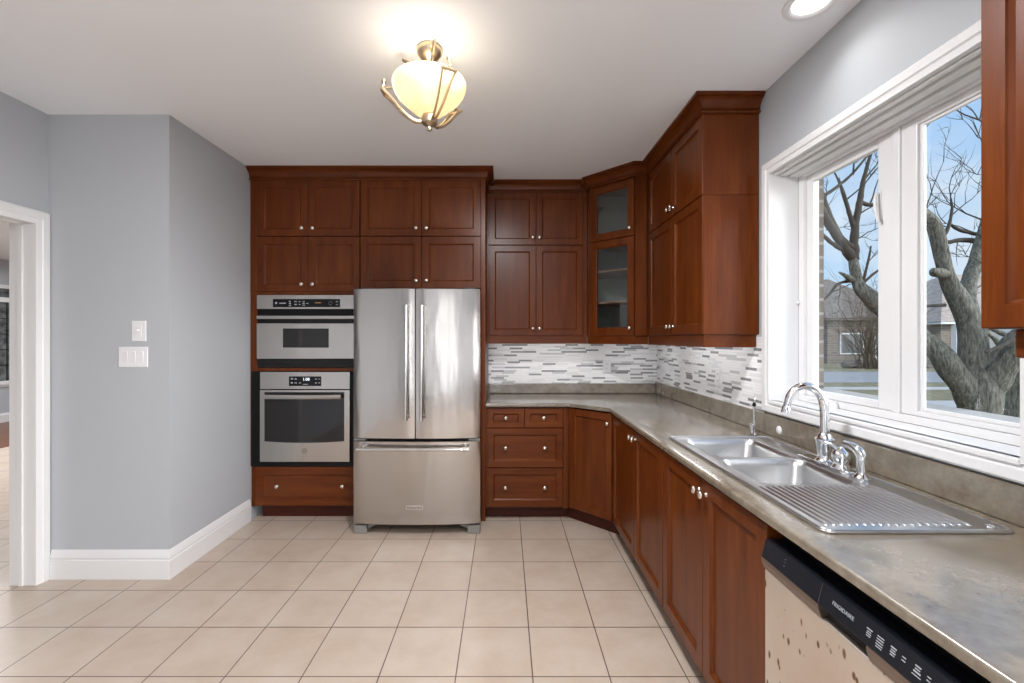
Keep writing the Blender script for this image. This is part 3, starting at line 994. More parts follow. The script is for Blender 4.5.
# ------------------------------------------------------------------ base cabinets
DFY, DFX, TOP = 3.47, 0.760, 0.890          # faces of the back run and of the right run, underside of worktop
def carcass(bm, x0, x1, y0, y1, z0, z1, openside, t=0.016, s0=None, s1=None):
    box(bm, x0, x1, y0, y1, z0, z0 + t)
    if openside == 'y':
        box(bm, x0, x0 + t, y0, y1, z0 + t, z1); box(bm, x1 - t, x1, y0, y1, z0 + t, z1)
        box(bm, x0 + t, x1 - t, y1 - t, y1, z0 + t, z1)
        box(bm, x0 + t, x1 - t, y0, y0 + t, z1 - 0.03, z1)
    else:
        box(bm, x0, x1, y0, y0 + t, z0 + t, s0 or z1); box(bm, x0, x1, y1 - t, y1, z0 + t, s1 or z1)
        box(bm, x1 - t, x1, y0 + t, y1 - t, z0 + t, z1)
        box(bm, x0, x0 + t, y0 + t, y1 - t, z1 - 0.03, z1)
DX0, DX1 = PX1 + 0.002, 0.4855
dc_ = thing('drawer_cabinet', 'cherry base cabinet beside refrigerator with two small and two wide drawers', 'cabinet', (0.17, 3.77, 0))
bm = bm_new()
carcass(bm, DX0, DX1, DFY + 0.021, 4.09, 0.105, TOP, 'y')
obj('body', bm, 'wood', dc_)
obj('stile', B(DX0, DX0 + 0.011, DFY + 0.003, DFY + 0.0205, 0.106, TOP), 'wood', dc_)
obj('stile', B(DX1 - 0.036, DX1, DFY + 0.003, DFY + 0.0205, 0.106, TOP), 'wood', dc_)
x0, x1, xm = DX0 + 0.012, DX1 - 0.037, 0.150
k_ = dict(m='wood_x', knobs=[(0, 0)])
door_x(dc_, 'drawer', x0, xm, DFY + 0.0205, 0.727, 0.880, stile=0.042, **k_)
door_x(dc_, 'drawer', xm, x1, DFY + 0.0205, 0.727, 0.880, stile=0.042, **k_)
k_ = dict(m='wood_x', knobs=[(-0.152, 0), (0.152, 0)])
door_x(dc_, 'drawer', x0, x1, DFY + 0.0205, 0.420, 0.724, stile=0.048, **k_)
door_x(dc_, 'drawer', x0, x1, DFY + 0.0205, 0.117, 0.417, stile=0.048, **k_)
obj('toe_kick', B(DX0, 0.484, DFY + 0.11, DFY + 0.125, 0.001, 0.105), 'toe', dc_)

cb = thing('corner_base_cabinet', 'diagonal corner cherry base cabinet with one door under the worktop', 'cabinet', (1.0, 3.7, 0))
bm = bm_new()
prism(bm, [(0.4865, 4.09), (0.4865, 3.505), (0.789, 3.1975), (1.385, 3.1975), (1.385, 4.09)], 0.106, 0.122)
prism(bm, [(0.4865, 4.09), (0.4865, 3.495), (0.4885, 3.4935), (0.5005, 3.4935), (0.5005, 4.09)], 0.122, TOP)
prism(bm, [(0.783, 3.1975), (1.385, 3.1975), (1.385, 3.213), (0.783, 3.213)], 0.122, TOP)
obj('body', bm, 'wood', cb)
ca, cbv = Vector((0.4875, 3.4715)), Vector((0.7615, 3.1975))
cm = (ca + cbv) / 2
dl = (cbv - ca).length
door(cb, 'door', (cm.x - nrm.x * 0.020, cm.y - nrm.y * 0.020, (0.117 + 0.880) / 2), -PI / 4, dl - 0.012, 0.763, knobs=[(dl / 2 - 0.032, 0.31)], stile=0.05)
bm = bm_new()
prism(bm, [(0.4865, 3.581), (0.4865, 3.596), (0.500, 3.596), (0.87, 3.226), (0.87, 3.2105), (0.858, 3.2105)], 0.001, 0.105)
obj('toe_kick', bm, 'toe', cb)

def base_right(label, y0, y1, ym, kz=0.33, s0=None, s1=None):
    t_ = thing('base_cabinet', label, 'cabinet', (1.07, (y0 + y1) / 2, 0), 'base cabinets under the sink run')
    bm = bm_new()
    carcass(bm, DFX + 0.021, 1.385, y0, y1, 0.106, TOP, 'x', s0=s0, s1=s1)
    obj('body', bm, 'wood', t_)
    door_y(t_, 'door', ym, y1 - 0.004, DFX + 0.0205, 0.117, 0.878, knobs=[((y1 - 0.004 - ym) / 2 - 0.03, kz)])
    door_y(t_, 'door', y0 + 0.001, ym, DFX + 0.0205, 0.117, 0.878, knobs=[(-(ym - y0 - 0.001) / 2 + 0.03, kz)])
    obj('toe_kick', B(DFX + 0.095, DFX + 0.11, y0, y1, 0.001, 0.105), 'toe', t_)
    return t_
base_right('two door cherry base cabinet next to the corner cabinet', 2.172, 3.1965, 2.655, s0=0.73)
base_right('two door cherry base cabinet under the sink beside dishwasher', 1.306, 2.171, 1.732, s1=0.73)
base_right('cherry base cabinet on the near side of the dishwasher', -0.30, 0.694, 0.20)

# ------------------------------------------------------------------ worktop, its upstand and the mosaic
SK = (0.815, 1.312, 1.146, 2.258)           # sink rim x0 x1 y0 y1
outer = [(-0.148, 4.088), (-0.148, 3.440), (0.494, 3.440), (0.740, 3.194), (0.740, -0.32), (1.388, -0.32), (1.388, 4.088)]
hole = rrect(SK[0] + 0.014, SK[1] - 0.014, SK[2] + 0.014, SK[3] - 0.014, 0.02, 3)
wt = tag(obj('worktop', plate2d([outer, hole], 0.8915, 0.920, 0.008, 3), 'laminate', origin=(0, 0, 0), smooth=40), 'L-shaped grey brown stone laminate worktop along back and right walls', 'worktop')
bm = bm_new()
box(bm, -0.148, 1.3635, 4.068, 4.090, 0.9205, 1.008)
box(bm, 1.3635, 1.383, -0.32, 4.090, 0.9205, 1.026)
obj('upstand', bm, 'laminate', wt, origin=(0, 0, 0), bevel=0.004)
bs = tag(obj('backsplash', B(-0.150, 1.3835, 4.091, 4.0985, 1.009, 1.439), 'mosaic_x', origin=(0, 4.09, 1.017)), 'white and grey strip mosaic backsplash on the back wall', 'backsplash')
bs2 = tag(obj('backsplash', B(1.384, 1.3915, 2.400, 4.0985, 1.009, 1.439), 'mosaic_y', origin=(1.384, 0, 1.017)), 'white and grey strip mosaic backsplash on the window wall', 'backsplash')
def outlet(name, label, p, face):
    """double socket in a white plate; face '-y' or '-x'"""
    th = 0.006
    t_ = thing(name, label, 'outlet', p)
    def bb(u0, u1, d0, d1, z0, z1):
        if face == '-y':
            return B(p[0] + u0, p[0] + u1, p[1] - d1, p[1] - d0, p[2] + z0, p[2] + z1)
        return B(p[0] - d1, p[0] - d0, p[1] + u0, p[1] + u1, p[2] + z0, p[2] + z1)
    obj('plate', bb(-0.036, 0.036, 0.0, th, -0.058, 0.058), 'plastic', t_, bevel=0.003)
    for zc in (0.021, -0.021):
        s = obj('socket', bb(-0.017, 0.017, th, th + 0.002, zc - 0.014, zc + 0.014), 'plastic', t_, bevel=0.002)
        for u in (-0.006, 0.006):
            obj('slot', bb(u - 0.001, u + 0.001, th + 0.0018, th + 0.0026, zc - 0.005, zc + 0.005), 'dark', s)
    return t_
outlet('outlet', 'white socket plate on back wall mosaic', (0.925, 4.0905, 1.165), '-y')
outlet('outlet', 'white socket plate on window wall mosaic', (1.3835, 2.915, 1.165), '-x')
bm = bm_new()
lathe(bm, [(0.021, 0.0), (0.021, 0.003), (0.017, 0.006), (0.0, 0.0075)], (1.363, 2.235, 0.962), '-x', 20, True, False)
tag(obj('cap', bm, 'plastic', smooth=40), 'small round white cap on the worktop upstand behind the sink', 'cap')

# added fill lamps without fixtures behind the valances, brighten the mosaic
light('under_cabinet_fill', 'AREA', (0.30, 3.90, UP0 - 0.006), 0.8, (0.97, 0.98, 1.0), (0, 0, 0), shape='RECTANGLE', size=0.75, size_y=0.05)
light('under_cabinet_fill', 'AREA', (1.22, 2.95, UP0 - 0.006), 1.2, (0.97, 0.98, 1.0), (0, 0, 0), shape='RECTANGLE', size=0.05, size_y=0.85)
light('under_cabinet_fill', 'AREA', (1.10, 3.75, UP0 - 0.006), 0.7, (0.97, 0.98, 1.0), (0, 0, 0), shape='RECTANGLE', size=0.25, size_y=0.25)
# ------------------------------------------------------------------ sink
sk = thing('sink', 'stainless double bowl sink with ribbed drainboard set in the worktop', 'sink', (1.06, 1.70, 0.92))
bowls = [(0.868, 1.205, 1.868, 2.195), (0.868, 1.205, 1.520, 1.835)]
loops = [rrect(*SK, 0.025)] + [rrect(*b_, 0.045) for b_ in bowls]
obj('rim', plate2d(loops, 0.9204, 0.9262, 0.0022, 2), 'steel_sink', sk, smooth=35)
bm = bm_new()                               # raised rolled edge of the rim
for lp in [rrect(SK[0] + 0.006, SK[1] - 0.006, SK[2] + 0.006, SK[3] - 0.006, 0.022)]:
    pts = [(x, y, 0.9262) for x, y in lp]
    tube(bm, pts + [pts[0]], 0.0042, 8, False)
obj('rolled_edge', bm, 'steel_sink', sk, smooth=True)
for i, b_ in enumerate(bowls):
    bm = bm_new()
    x0, x1, y0, y1 = b_
    rs = []
    for ins, z, r_ in ((-0.002, 0.9255, 0.047), (0.004, 0.918, 0.042), (0.010, 0.90, 0.042), (0.022, 0.775, 0.05), (0.032, 0.752, 0.055), (0.06, 0.740, 0.05)):
        rs.append([(x, y, z) for x, y in rrect(x0 + ins, x1 - ins, y0 + ins, y1 - ins, max(r_, 0.01))])
    rings(bm, rs, False, True)
    bo = obj('bowl', bm, 'steel_sink', sk, smooth=50)
    bm = bm_new()
    cx, cy = (x0 + x1) / 2, (y0 + y1) / 2
    lathe(bm, [(0.045, 0.7405), (0.045, 0.743), (0.038, 0.7435), (0.032, 0.7415), (0.010, 0.7415), (0.008, 0.752), (0.0, 0.753)], (cx, cy, 0), 'z', 20, True, False)
    obj('strainer', bm, 'chrome', bo, smooth=40)
bm = bm_new()
nrib = 19
for k in range(nrib):
    x = 0.850 + (1.225 - 0.850) * k / (nrib - 1)
    rs = []
    ys = [1.182, 1.186, 1.196, 1.488, 1.497, 1.500]
    hs_ = [0.0, 0.003, 0.0045, 0.0045, 0.003, 0.0]
    for y, h in zip(ys, hs_):
        ww = 0.0062 if h else 0.004
        rs.append([(x - ww, y, 0.9258), (x - ww * .6, y, 0.9258 + h * .8 + 1e-4), (x, y, 0.9258 + h + 2e-4), (x + ww * .6, y, 0.9258 + h * .8 + 1e-4), (x + ww, y, 0.9258)])
    rings(bm, rs)
obj('drainboard_ribs', bm, 'steel_sink', sk, smooth=50)
bm = bm_new()
lathe(bm, [(0.013, 0.9262), (0.012, 0.929), (0.006, 0.932), (0, 0.9325)], (1.272, 1.178, 0), 'z', 14, True, False)
obj('hole_cover', bm, 'chrome', sk, smooth=True)

# ------------------------------------------------------------------ mixer tap
fa = thing('faucet', 'chrome gooseneck kitchen faucet with lever at the back of the sink', 'faucet', (1.25, 1.75, 0.9262))
obj('deck_plate', plate2d([rrect(1.222, 1.282, 1.62, 1.90, 0.029)], 0.9263, 0.936, 0.004), 'chrome', fa, smooth=40)
bm = bm_new()
lathe(bm, [(0.0336, 0.9362), (0.0336, 0.942), (0.0258, 0.950), (0.0246, 0.965), (0.0274, 0.99), (0.0314, 1.015), (0.0336, 1.020), (0.0336, 1.026), (0.0269, 1.030), (0.0235, 1.040), (0.0179, 1.048), (0.0, 1.0485)], (1.252, 1.762, 0), 'z', 24, True, False)
obj('spout_base', bm, 'chrome', fa, smooth=40)
bm = bm_new()
pts = spline([(1.252, 1.762, 1.045), (1.252, 1.762, 1.10), (1.250, 1.763, 1.15), (1.240, 1.766, 1.192), (1.216, 1.772, 1.221), (1.183, 1.777, 1.231), (1.152, 1.782, 1.219), (1.130, 1.786, 1.190), (1.121, 1.788, 1.156), (1.117, 1.789, 1.138)], 5)
n = len(pts)
tube(bm, pts, [0.0165 - 0.004 * i / (n - 1) for i in range(n)], 16)
e = Vector(pts[-1])
lathe(bm, [(0.013, 0.012), (0.016, 0.004), (0.018, -0.008), (0.018, -0.012), (0.014, -0.013)], e, 'z', 16)
obj('spout', bm, 'chrome', fa, smooth=45)
bm = bm_new()
lathe(bm, [(0.0322, 0.9362), (0.0322, 0.941), (0.0253, 0.948), (0.0242, 0.962), (0.0299, 0.972), (0.0310, 0.985), (0.0253, 0.996), (0.0138, 1.004), (0.0069, 1.014), (0.0, 1.016)], (1.252, 1.677, 0), 'z', 22, True, False)
obj('valve_body', bm, 'chrome', fa, smooth=45)
bm = bm_new()
pts = spline([(1.250, 1.690, 0.996), (1.243, 1.705, 1.012), (1.235, 1.722, 1.018), (1.230, 1.732, 1.016)], 4)
tube(bm, pts, [0.007, 0.007, 0.007, 0.007, 0.007, 0.0075, 0.008, 0.008, 0.008, 0.009, 0.010, 0.010, 0.007][:len(pts)], 10)
obj('lever_knob', bm, 'chrome', fa, smooth=45)

sp_ = thing('side_sprayer', 'chrome side sprayer beside the faucet lever on the sink', 'sprayer', (1.25, 1.575, 0.9262))
bm = bm_new()
lathe(bm, [(0.026, 0.9264), (0.026, 0.930), (0.020, 0.937), (0.015, 0.946), (0.014, 0.950)], (1.252, 1.580, 0), 'z', 20)
obj('base', bm, 'chrome', sp_, smooth=40)
bm = bm_new()
pts = spline([(1.252, 1.580, 0.945), (1.252, 1.580, 0.975), (1.253, 1.582, 1.002), (1.251, 1.595, 1.022), (1.247, 1.622, 1.031), (1.243, 1.648, 1.034)], 5)
n = len(pts)
tube(bm, pts, [0.0125 + 0.004 * math.sin(PI * min(1, i / n * 1.2)) for i in range(n)], 14)
obj('handset', bm, 'chrome', sp_, smooth=45)

ft = thing('filter_tap', 'slim chrome filter tap at the far corner of the sink', 'faucet', (1.285, 2.31, 0.92))
bm = bm_new()
lathe(bm, [(0.017, 0.9205), (0.017, 0.925), (0.012, 0.928), (0.010, 0.934)], (1.285, 2.32, 0), 'z', 16)
lathe(bm, [(0.010, 0.9205), (0.010, 0.955), (0.013, 0.957), (0.013, 0.978), (0.006, 0.982)], (1.262, 2.30, 0), 'z', 14)
obj('base', bm, 'chrome', ft, smooth=40)
bm = bm_new()
tube(bm, spline([(1.285, 2.32, 0.93), (1.285, 2.32, 1.0), (1.284, 2.32, 1.05), (1.283, 2.318, 1.075)], 4), 0.0062, 10)
obj('stem', bm, 'chrome', ft, smooth=45)
bm = bm_new()
tube(bm, [(1.283, 2.318, 1.070), (1.282, 2.315, 1.078), (1.281, 2.312, 1.086)], [0.0085, 0.0095, 0.007], 10)
obj('joint', bm, 'black', ft, smooth=True)
bm = bm_new()
tube(bm, [(1.281, 2.312, 1.085), (1.283, 2.31, 1.12)], [0.005, 0.0045], 10)
obj('nozzle', bm, 'chrome', ft, smooth=True)

# ------------------------------------------------------------------ dishwasher
dw = thing('dishwasher', 'stainless dishwasher with black control strip and brown spots under the worktop', 'dishwasher', (1.05, 1.0, 0))
W0, W1 = 0.697, 1.3035
obj('body', B(0.806, 1.36, W0 + 0.005, W1 - 0.004, 0.06, 0.878), 'black', dw)
obj('door_panel', B(0.752, 0.806, W0, W1, 0.115, 0.755), 'dw', dw, bevel=0.004)
obj('toe_kick', B(0.86, 0.875, W0, W1, 0.001, 0.059), 'black', dw)
def slant(prof, y0, y1):
    bm = bm_new()
    rings(bm, [[(x, y0, z) for x, z in prof], [(x, y1, z) for x, z in prof]])
    return bm
obj('control_panel', slant([(0.742, 0.789), (0.755, 0.840), (0.806, 0.840), (0.806, 0.789)], W0, W1), 'panel', dw, bevel=0.002)
bm = bm_new()
HY0, HY1 = 0.925, 1.066
for a_, b_ in ((W0, HY0), (HY1, W1)):
    rings(bm, [[(x, y, z) for x, z in ((0.7425, 0.7885), (0.7425, 0.778), (0.750, 0.757), (0.806, 0.757), (0.806, 0.7885))] for y in (a_, b_)])
box(bm, 0.770, 0.806, HY0, HY1, 0.757, 0.7885)
obj('trim_strip', bm, 'bronze', dw)
obj('handle_pocket', B(0.764, 0.7695, HY0, HY1, 0.758, 0.788), 'black', dw)
tl_ = Vector((0.013, 0, 0.051)).normalized()
def on_panel(bm, y, s):
    """place an xy-plane drawing on the slanted panel; s = height 0..1 up the face"""
    p = Vector((0.742, y, 0.789)) + Vector((0.013, 0, 0.051)) * s
    xa, ya = Vector((0, -1, 0)), tl_
    za = xa.cross(ya)
    mt = Matrix(((xa.x, ya.x, za.x, p.x), (xa.y, ya.y, za.y, p.y), (xa.z, ya.z, za.z, p.z), (0, 0, 0, 1)))
    return xf(bm, mt)
def mark(u0, u1, v0, v1):
    return B(u0, u1, v0, v1, -0.0004, 0.0006)
obj('lettering', on_panel(wedge_text('FRIGIDAIRE', 0.0125, 0.0005), 0.997, 0.52), 'mark', dw)
bm = bm_new()
def marks(rows):
    for y, s, wd_, hh in rows:
        tmp = on_panel(mark(-wd_ / 2, wd_ / 2, -hh * .3, hh * .3), y, s)
        me = bpy.data.meshes.new('tmp')
        tmp.to_mesh(me); tmp.free()
        bm.from_mesh(me)
        bpy.data.meshes.remove(me)
marks([(0.925, .62, .014, .004), (0.925, .52, .010, .003), (0.925, .44, .012, .003), (0.925, .36, .010, .003),
       (0.898, .64, .016, .003), (0.898, .54, .016, .003), (0.898, .44, .016, .003), (0.898, .34, .016, .003), (0.898, .25, .014, .003),
       (0.868, .64, .013, .004), (0.868, .55, .010, .003), (0.868, .46, .012, .004), (0.868, .37, .010, .003),
       (0.845, .60, .008, .003), (0.845, .48, .008, .003), (0.817, .66, .012, .004), (0.817, .56, .010, .003), (0.817, .46, .014, .005), (0.817, .34, .018, .003),
       (0.795, .60, .007, .003), (0.795, .48, .007, .003), (0.772, .62, .014, .004), (0.772, .5, .012, .004), (0.745, .6, .012, .004), (0.745, .48, .012, .004)])
obj('control_print', bm, 'mark', dw)
bm = bm_new()
marks([(1.205, .72, .002, .004), (1.205, .58, .002, .002), (1.205, .40, .002, .004)])
obj('vent_mark', bm, 'mark', dw)
bm = bm_new()
marks([(1.068, .5, .0012, .082)])
obj('panel_seam', bm, 'bronze', dw)

# ------------------------------------------------------------------ refrigerator
fr = thing('refrigerator', 'stainless french door refrigerator with freezer drawer between cherry cabinets', 'refrigerator', (-0.636, 3.65, 0))
FX0, FX1 = -1.096, -0.180
FC, FH = (FX0 + FX1) / 2, (FX1 - FX0) / 2
def bow(x):
    return 3.252 - 0.028 * (1 - ((x - FC) / FH) ** 2)
def front(x0, x1, z0, z1, back, nseg=14, z_bow=0.0):
    bm = bm_new()
    pts = []
    r_ = 0.006
    for i in range(nseg + 1):
        x = x0 + (x1 - x0) * i / nseg
        e_ = min(x - x0, x1 - x)
        y = bow(x) + (r_ if e_ < 1e-6 else 0)
        pts.append((x, y))
    pts = pts + [(x1, back), (x0, back)]
    lo, hi = [], []
    rings(bm, [[(x, y + 0.004, z0) for x, y in pts], [(x, y, z0 + 0.004) for x, y in pts], [(x, y, z1 - 0.004) for x, y in pts], [(x, y + 0.004, z1) for x, y in pts]])
    return bm
obj('body', B(FX0 + 0.004, FX1 - 0.012, 3.335, 4.03, 0.03, 1.772), 'dark', fr, bevel=0.004)
gap = 0.0035
bd = []
for a_, b_ in ((FX0, -0.643 - gap), (-0.643 + gap, FX1)):
    bd.append(obj('door', front(a_, b_, 0.695, 1.776, 3.325), 'steel', fr, smooth=30))
fd = obj('freezer_drawer', front(FX0, FX1, 0.078, 0.676, 3.325, 24), 'steel', fr, smooth=30)
for p_, x in ((bd[0], -0.700), (bd[1], -0.590)):
    bm = bm_new()
    yy = bow(x) - 0.050
    tube(bm, [(x, yy, 0.845), (x, yy, 1.645)], 0.0125, 14)
    for z in (0.865, 1.625):
        tube(bm, [(x, bow(x) + 0.002, z), (x, yy, z)], 0.0085, 12)
    for z in (0.838, 1.640):
        lathe(bm, [(0.0145, z), (0.0145, z + 0.012)], (x, yy, 0), 'z', 14)
    obj('handle', bm, 'bar', p_, smooth=40)
bm = bm_new()
yy = bow(FC) - 0.045
xa, xb = -1.040, -0.262
tube(bm, [(xa, yy, 0.632), (xb, yy, 0.632)], 0.0125, 14)
for x in (xa + 0.018, xb - 0.018):
    tube(bm, [(x, bow(x) + 0.002, 0.640), (x, yy, 0.632)], 0.009, 12)
for x in (xa, xb):
    tube(bm, [(x - 0.008, yy, 0.632), (x + 0.008, yy, 0.632)], 0.016, 14)
obj('handle', bm, 'bar', fd, smooth=40)
xb_ = -0.648
obj('badge', B(xb_ - 0.062, xb_ + 0.062, bow(xb_) - 0.003, bow(xb_) + 0.004, 0.190, 0.220), 'bar', fd, bevel=0.0015)
tb = wedge_text('KitchenAid', 0.0235, 0.0004)
xf(tb, Matrix.Translation((xb_, bow(xb_) - 0.0034, 0.205)) @ Matrix.Rotation(PI / 2, 4, 'X'))
obj('lettering', tb, 'darkmark', fd)
for x0 in (FX0 + 0.002, FX1 - 0.092):
    bm = bm_new()
    s = 1 if x0 < FC else -1
    a_, b_ = (x0, x0 + 0.09)
    box(bm, a_, b_, 3.262, 3.33, 0.001, 0.062)
    xi0, xi1 = (b_, b_ + 0.055) if s > 0 else (a_ - 0.055, a_)
    yv = 3.29
    za, zb = (0.024, 0.05) if s > 0 else (0.05, 0.024)
    vs = [bm.verts.new(p) for p in ((xi0, yv, za), (xi1, yv, zb), (xi1, yv, 0.062), (xi0, yv, 0.062), (xi0, 3.33, za), (xi1, 3.33, zb), (xi1, 3.33, 0.062), (xi0, 3.33, 0.062))]
    for f in ((0, 1, 2, 3), (7, 6, 5, 4), (0, 4, 5, 1), (1, 5, 6, 2), (2, 6, 7, 3), (3, 7, 4, 0)):
        bm.faces.new([vs[i] for i in f])
    obj('foot', bm, 'feet', fr, bevel=0.004)
obj('grille', B(FX0 + 0.10, FX1 - 0.10, 3.40, 3.42, 0.03, 0.062), 'black', fr)
for x0 in (FX0 + 0.03, FX1 - 0.13):
    obj('hinge_cover', B(x0, x0 + 0.10, 3.30, 3.37, 1.7765, 1.79), 'dark', fr, bevel=0.003)
    obj('hinge_block', B(x0 - 0.028 if x0 < FC else x0 + 0.045, x0 + 0.055 if x0 < FC else x0 + 0.128, 3.258, 3.33, 0.679, 0.692), 'feet', fr)

# ------------------------------------------------------------------ microwave drawer
def Zat(y, Y):
    return EYE - (y - 338) * Y / F
def Xat(x, Y):
    return (x - 505) * Y / F
MY = 3.485
mw = thing('microwave', 'built-in stainless microwave above the wall oven', 'microwave', (-1.53, 3.7, 1.19))
MX0, MX1 = CX0 + 0.060, CX1 - 0.014
obj('body', B(MX0 + 0.004, MX1 - 0.004, FY + 0.022, 3.98, 1.192, 1.752), 'black', mw)
obj('control_fascia', B(MX0, MX1, MY, FY + 0.005, Zat(309, MY), 1.753), 'steel', mw, bevel=0.002)
obj('control_glass', B(Xat(273, MY), Xat(340, MY), MY - 0.0015, MY + 0.001, Zat(307.2, MY), Zat(299, MY)), 'gloss', mw)
obj('upper_vent', B(MX0, MX1, MY + 0.012, FY + 0.005, Zat(315.6, MY), Zat(309, MY) - 0.0005), 'black', mw)
obj('handle_bar', B(MX0, MX1, MY - 0.006, FY + 0.005, Zat(319, MY), Zat(315.6, MY) - 0.0005), 'steel', mw, bevel=0.003)
obj('handle_recess', B(MX0, MX1, MY + 0.014, FY + 0.005, Zat(323.2, MY), Zat(319, MY) - 0.0005), 'gloss', mw)
dd = obj('drawer_front', B(MX0, MX1, MY - 0.002, FY + 0.005, Zat(358.8, MY), Zat(323.2, MY) - 0.0005), 'steel', mw, bevel=0.003)
wx0, wx1, wz0, wz1 = Xat(284, MY), Xat(328, MY), Zat(346.8, MY), Zat(329.3, MY)
obj('window_glass', B(wx0, wx1, MY - 0.0035, MY, wz0, wz1), 'ovenglass', dd)
bm = bm_new()
yv = MY - 0.0032
for a in ((wx0 - 0.006, wx0, wz0 - 0.006, wz1 + 0.006), (wx1, wx1 + 0.006, wz0 - 0.006, wz1 + 0.006), (wx0, wx1, wz0 - 0.006, wz0), (wx0, wx1, wz1, wz1 + 0.006)):
    box(bm, a[0], a[1], yv, MY, a[2], a[3])
obj('window_border', bm, 'black', dd)
bm = bm_new()
for k in range(4):
    z0 = 1.192 + (Zat(359.2, MY) - 1.192) * k / 4
    box(bm, MX0, MX1, MY + 0.008 + 0.004 * (k % 2), FY + 0.005, z0 + 0.0005, z0 + (Zat(359.2, MY) - 1.192) / 4)
obj('lower_vent', bm, 'vent', mw)
def glyph(px0, px1, py0, py1, Y, d=0.0016):
    box(bm, Xat(px0, Y), Xat(px1, Y), Y - d - 0.0006, Y - d, Zat(py1, Y), Zat(py0, Y))
for nm, gs in (('logo_print', ((275.2, 277.2, 302, 304), (279.5, 286, 302.6, 303.8))),
               ('keypad_print', ((289, 291, 301, 302), (289, 291, 303, 304), (289, 291, 305, 306))),
               ('keypad_print', ((294.5, 297, 301.2, 302.1), (294.5, 297, 304, 304.9), (299, 300.5, 301.2, 302.1), (299, 300.5, 304, 304.9),
                                 (302.5, 305, 301.2, 302.1), (302.5, 305, 303, 303.8), (302.5, 305, 304.8, 305.6), (306.5, 308.5, 303, 303.8))),
               ('start_print', ((336, 338, 301.2, 302.1), (336, 338, 304.2, 305.1)))):
    bm = bm_new()
    for g in gs:
        glyph(*g, MY)
    obj(nm, bm, 'mark', mw)
bm = bm_new()
glyph(315, 321, 302.4, 303.2, MY)
obj('display_print', bm, mat('amber_print', (0.45, 0.25, 0.08), 0.5), mw)
bm = bm_new()
tube(bm, [(Xat(330.5, MY) + 0.013 * math.cos(a * PI / 10), MY - 0.0016, Zat(303.2, MY) + 0.013 * math.sin(a * PI / 10)) for a in range(21)], 0.0009, 5, False)
obj('start_ring', bm, 'mark', mw)

# ------------------------------------------------------------------ wall oven
OYF = 3.482
ov = thing('wall_oven', 'stainless wall oven with dark window under the microwave', 'oven', (-1.53, 3.7, 0.432))
obj('body', B(CX0 + 0.040, CX1 - 0.022, FY + 0.022, 4.0, 0.4325, 1.155), 'black', ov)
obj('trim_frame', B(CX0 + 0.011, CX1 - 0.013, OYF + 0.018, FY + 0.0215, 0.4205, 1.160), 'black', ov)
VX0, VX1 = Xat(260, OYF), Xat(349.7, OYF)
obj('control_fascia', B(VX0, VX1, OYF, OYF + 0.0175, Zat(389.2, OYF), Zat(372, OYF)), 'steel', ov, bevel=0.002)
obj('control_glass', B(Xat(289, OYF), Xat(321.2, OYF), OYF - 0.0015, OYF + 0.001, Zat(386, OYF), Zat(376.4, OYF)), 'gloss', ov, bevel=0.0008)
bm = bm_new()
for g in ((291, 293, 378, 379.5), (291, 293, 382, 383.5), (294.5, 297, 378.6, 379.4), (294.5, 297, 382.5, 383.3), (299, 301, 382.5, 383.3), (303, 308, 384, 384.6), (315, 317, 378.6, 379.4), (318.5, 320, 378.6, 379.4), (315, 317, 382.5, 383.3), (318.5, 320, 382.5, 383.3)):
    glyph(*g, OYF)
obj('control_print', bm, 'mark', ov)
tb = wedge_text('1:08', 0.032, 0.0004)
xf(tb, Matrix.Translation((Xat(306.2, OYF), OYF - 0.0022, Zat(379.4, OYF))) @ Matrix.Rotation(PI / 2, 4, 'X'))
obj('clock_digits', tb, 'digits', ov)
od = obj('oven_door', B(VX0, VX1, OYF - 0.004, OYF + 0.0175, Zat(461.8, OYF), Zat(390, OYF)), 'steel', ov, bevel=0.003)
gx0, gx1, gz0, gz1 = Xat(264.8, OYF), Xat(344.4, OYF), Zat(442.7, OYF), Zat(392, OYF)
bm = bm_new()
pl = [(gx0, gz1), (gx1, gz1)] + [(gx1 + (gx0 - gx1) * k / 12, gz0 + 0.012 - 0.012 * (1 - (2 * k / 12 - 1) ** 2)) for k in range(13)]
rings(bm, [[(x, OYF - 0.0055, z) for x, z in pl], [(x, OYF - 0.001, z) for x, z in pl]])
obj('window_glass', bm, 'ovenglass', od)
bm = bm_new()                               # handle: flat bowed bar on two posts
hz = Zat(396.2, OYF)
pts = []
for k in range(13):
    s = k / 12
    x = Xat(265.5, OYF) + (Xat(342.5, OYF) - Xat(265.5, OYF)) * s
    pts.append((x, OYF - 0.034 - 0.016 * (1 - (2 * s - 1) ** 2), hz))
tube(bm, pts, 0.018, 10, True, (0.95, 0.55) if False else (0.55, 0.95))
for x in (pts[1][0], pts[-2][0]):
    box(bm, x - 0.012, x + 0.012, OYF - 0.035, OYF - 0.003, hz - 0.010, hz + 0.010)
obj('handle', bm, 'steel', od, smooth=40)
bm = bm_new()
lc = Vector((Xat(304.6, OYF), OYF - 0.0042, Zat(450.8, OYF)))
tube(bm, [(lc.x + 0.018 * math.cos(a * PI / 12), lc.y, lc.z + 0.018 * math.sin(a * PI / 12)) for a in range(25)], 0.0016, 6, False)
for s in (-1, 1):
    tube(bm, spline([(lc.x + s * 0.002, lc.y, lc.z - 0.008), (lc.x + s * 0.010, lc.y, lc.z - 0.004), (lc.x + s * 0.008, lc.y, lc.z + 0.007), (lc.x + s * 0.002, lc.y, lc.z + 0.006), (lc.x + s * 0.004, lc.y, lc.z - 0.001)], 4), 0.0012, 5)
obj('round_emblem', bm, 'dark', od)

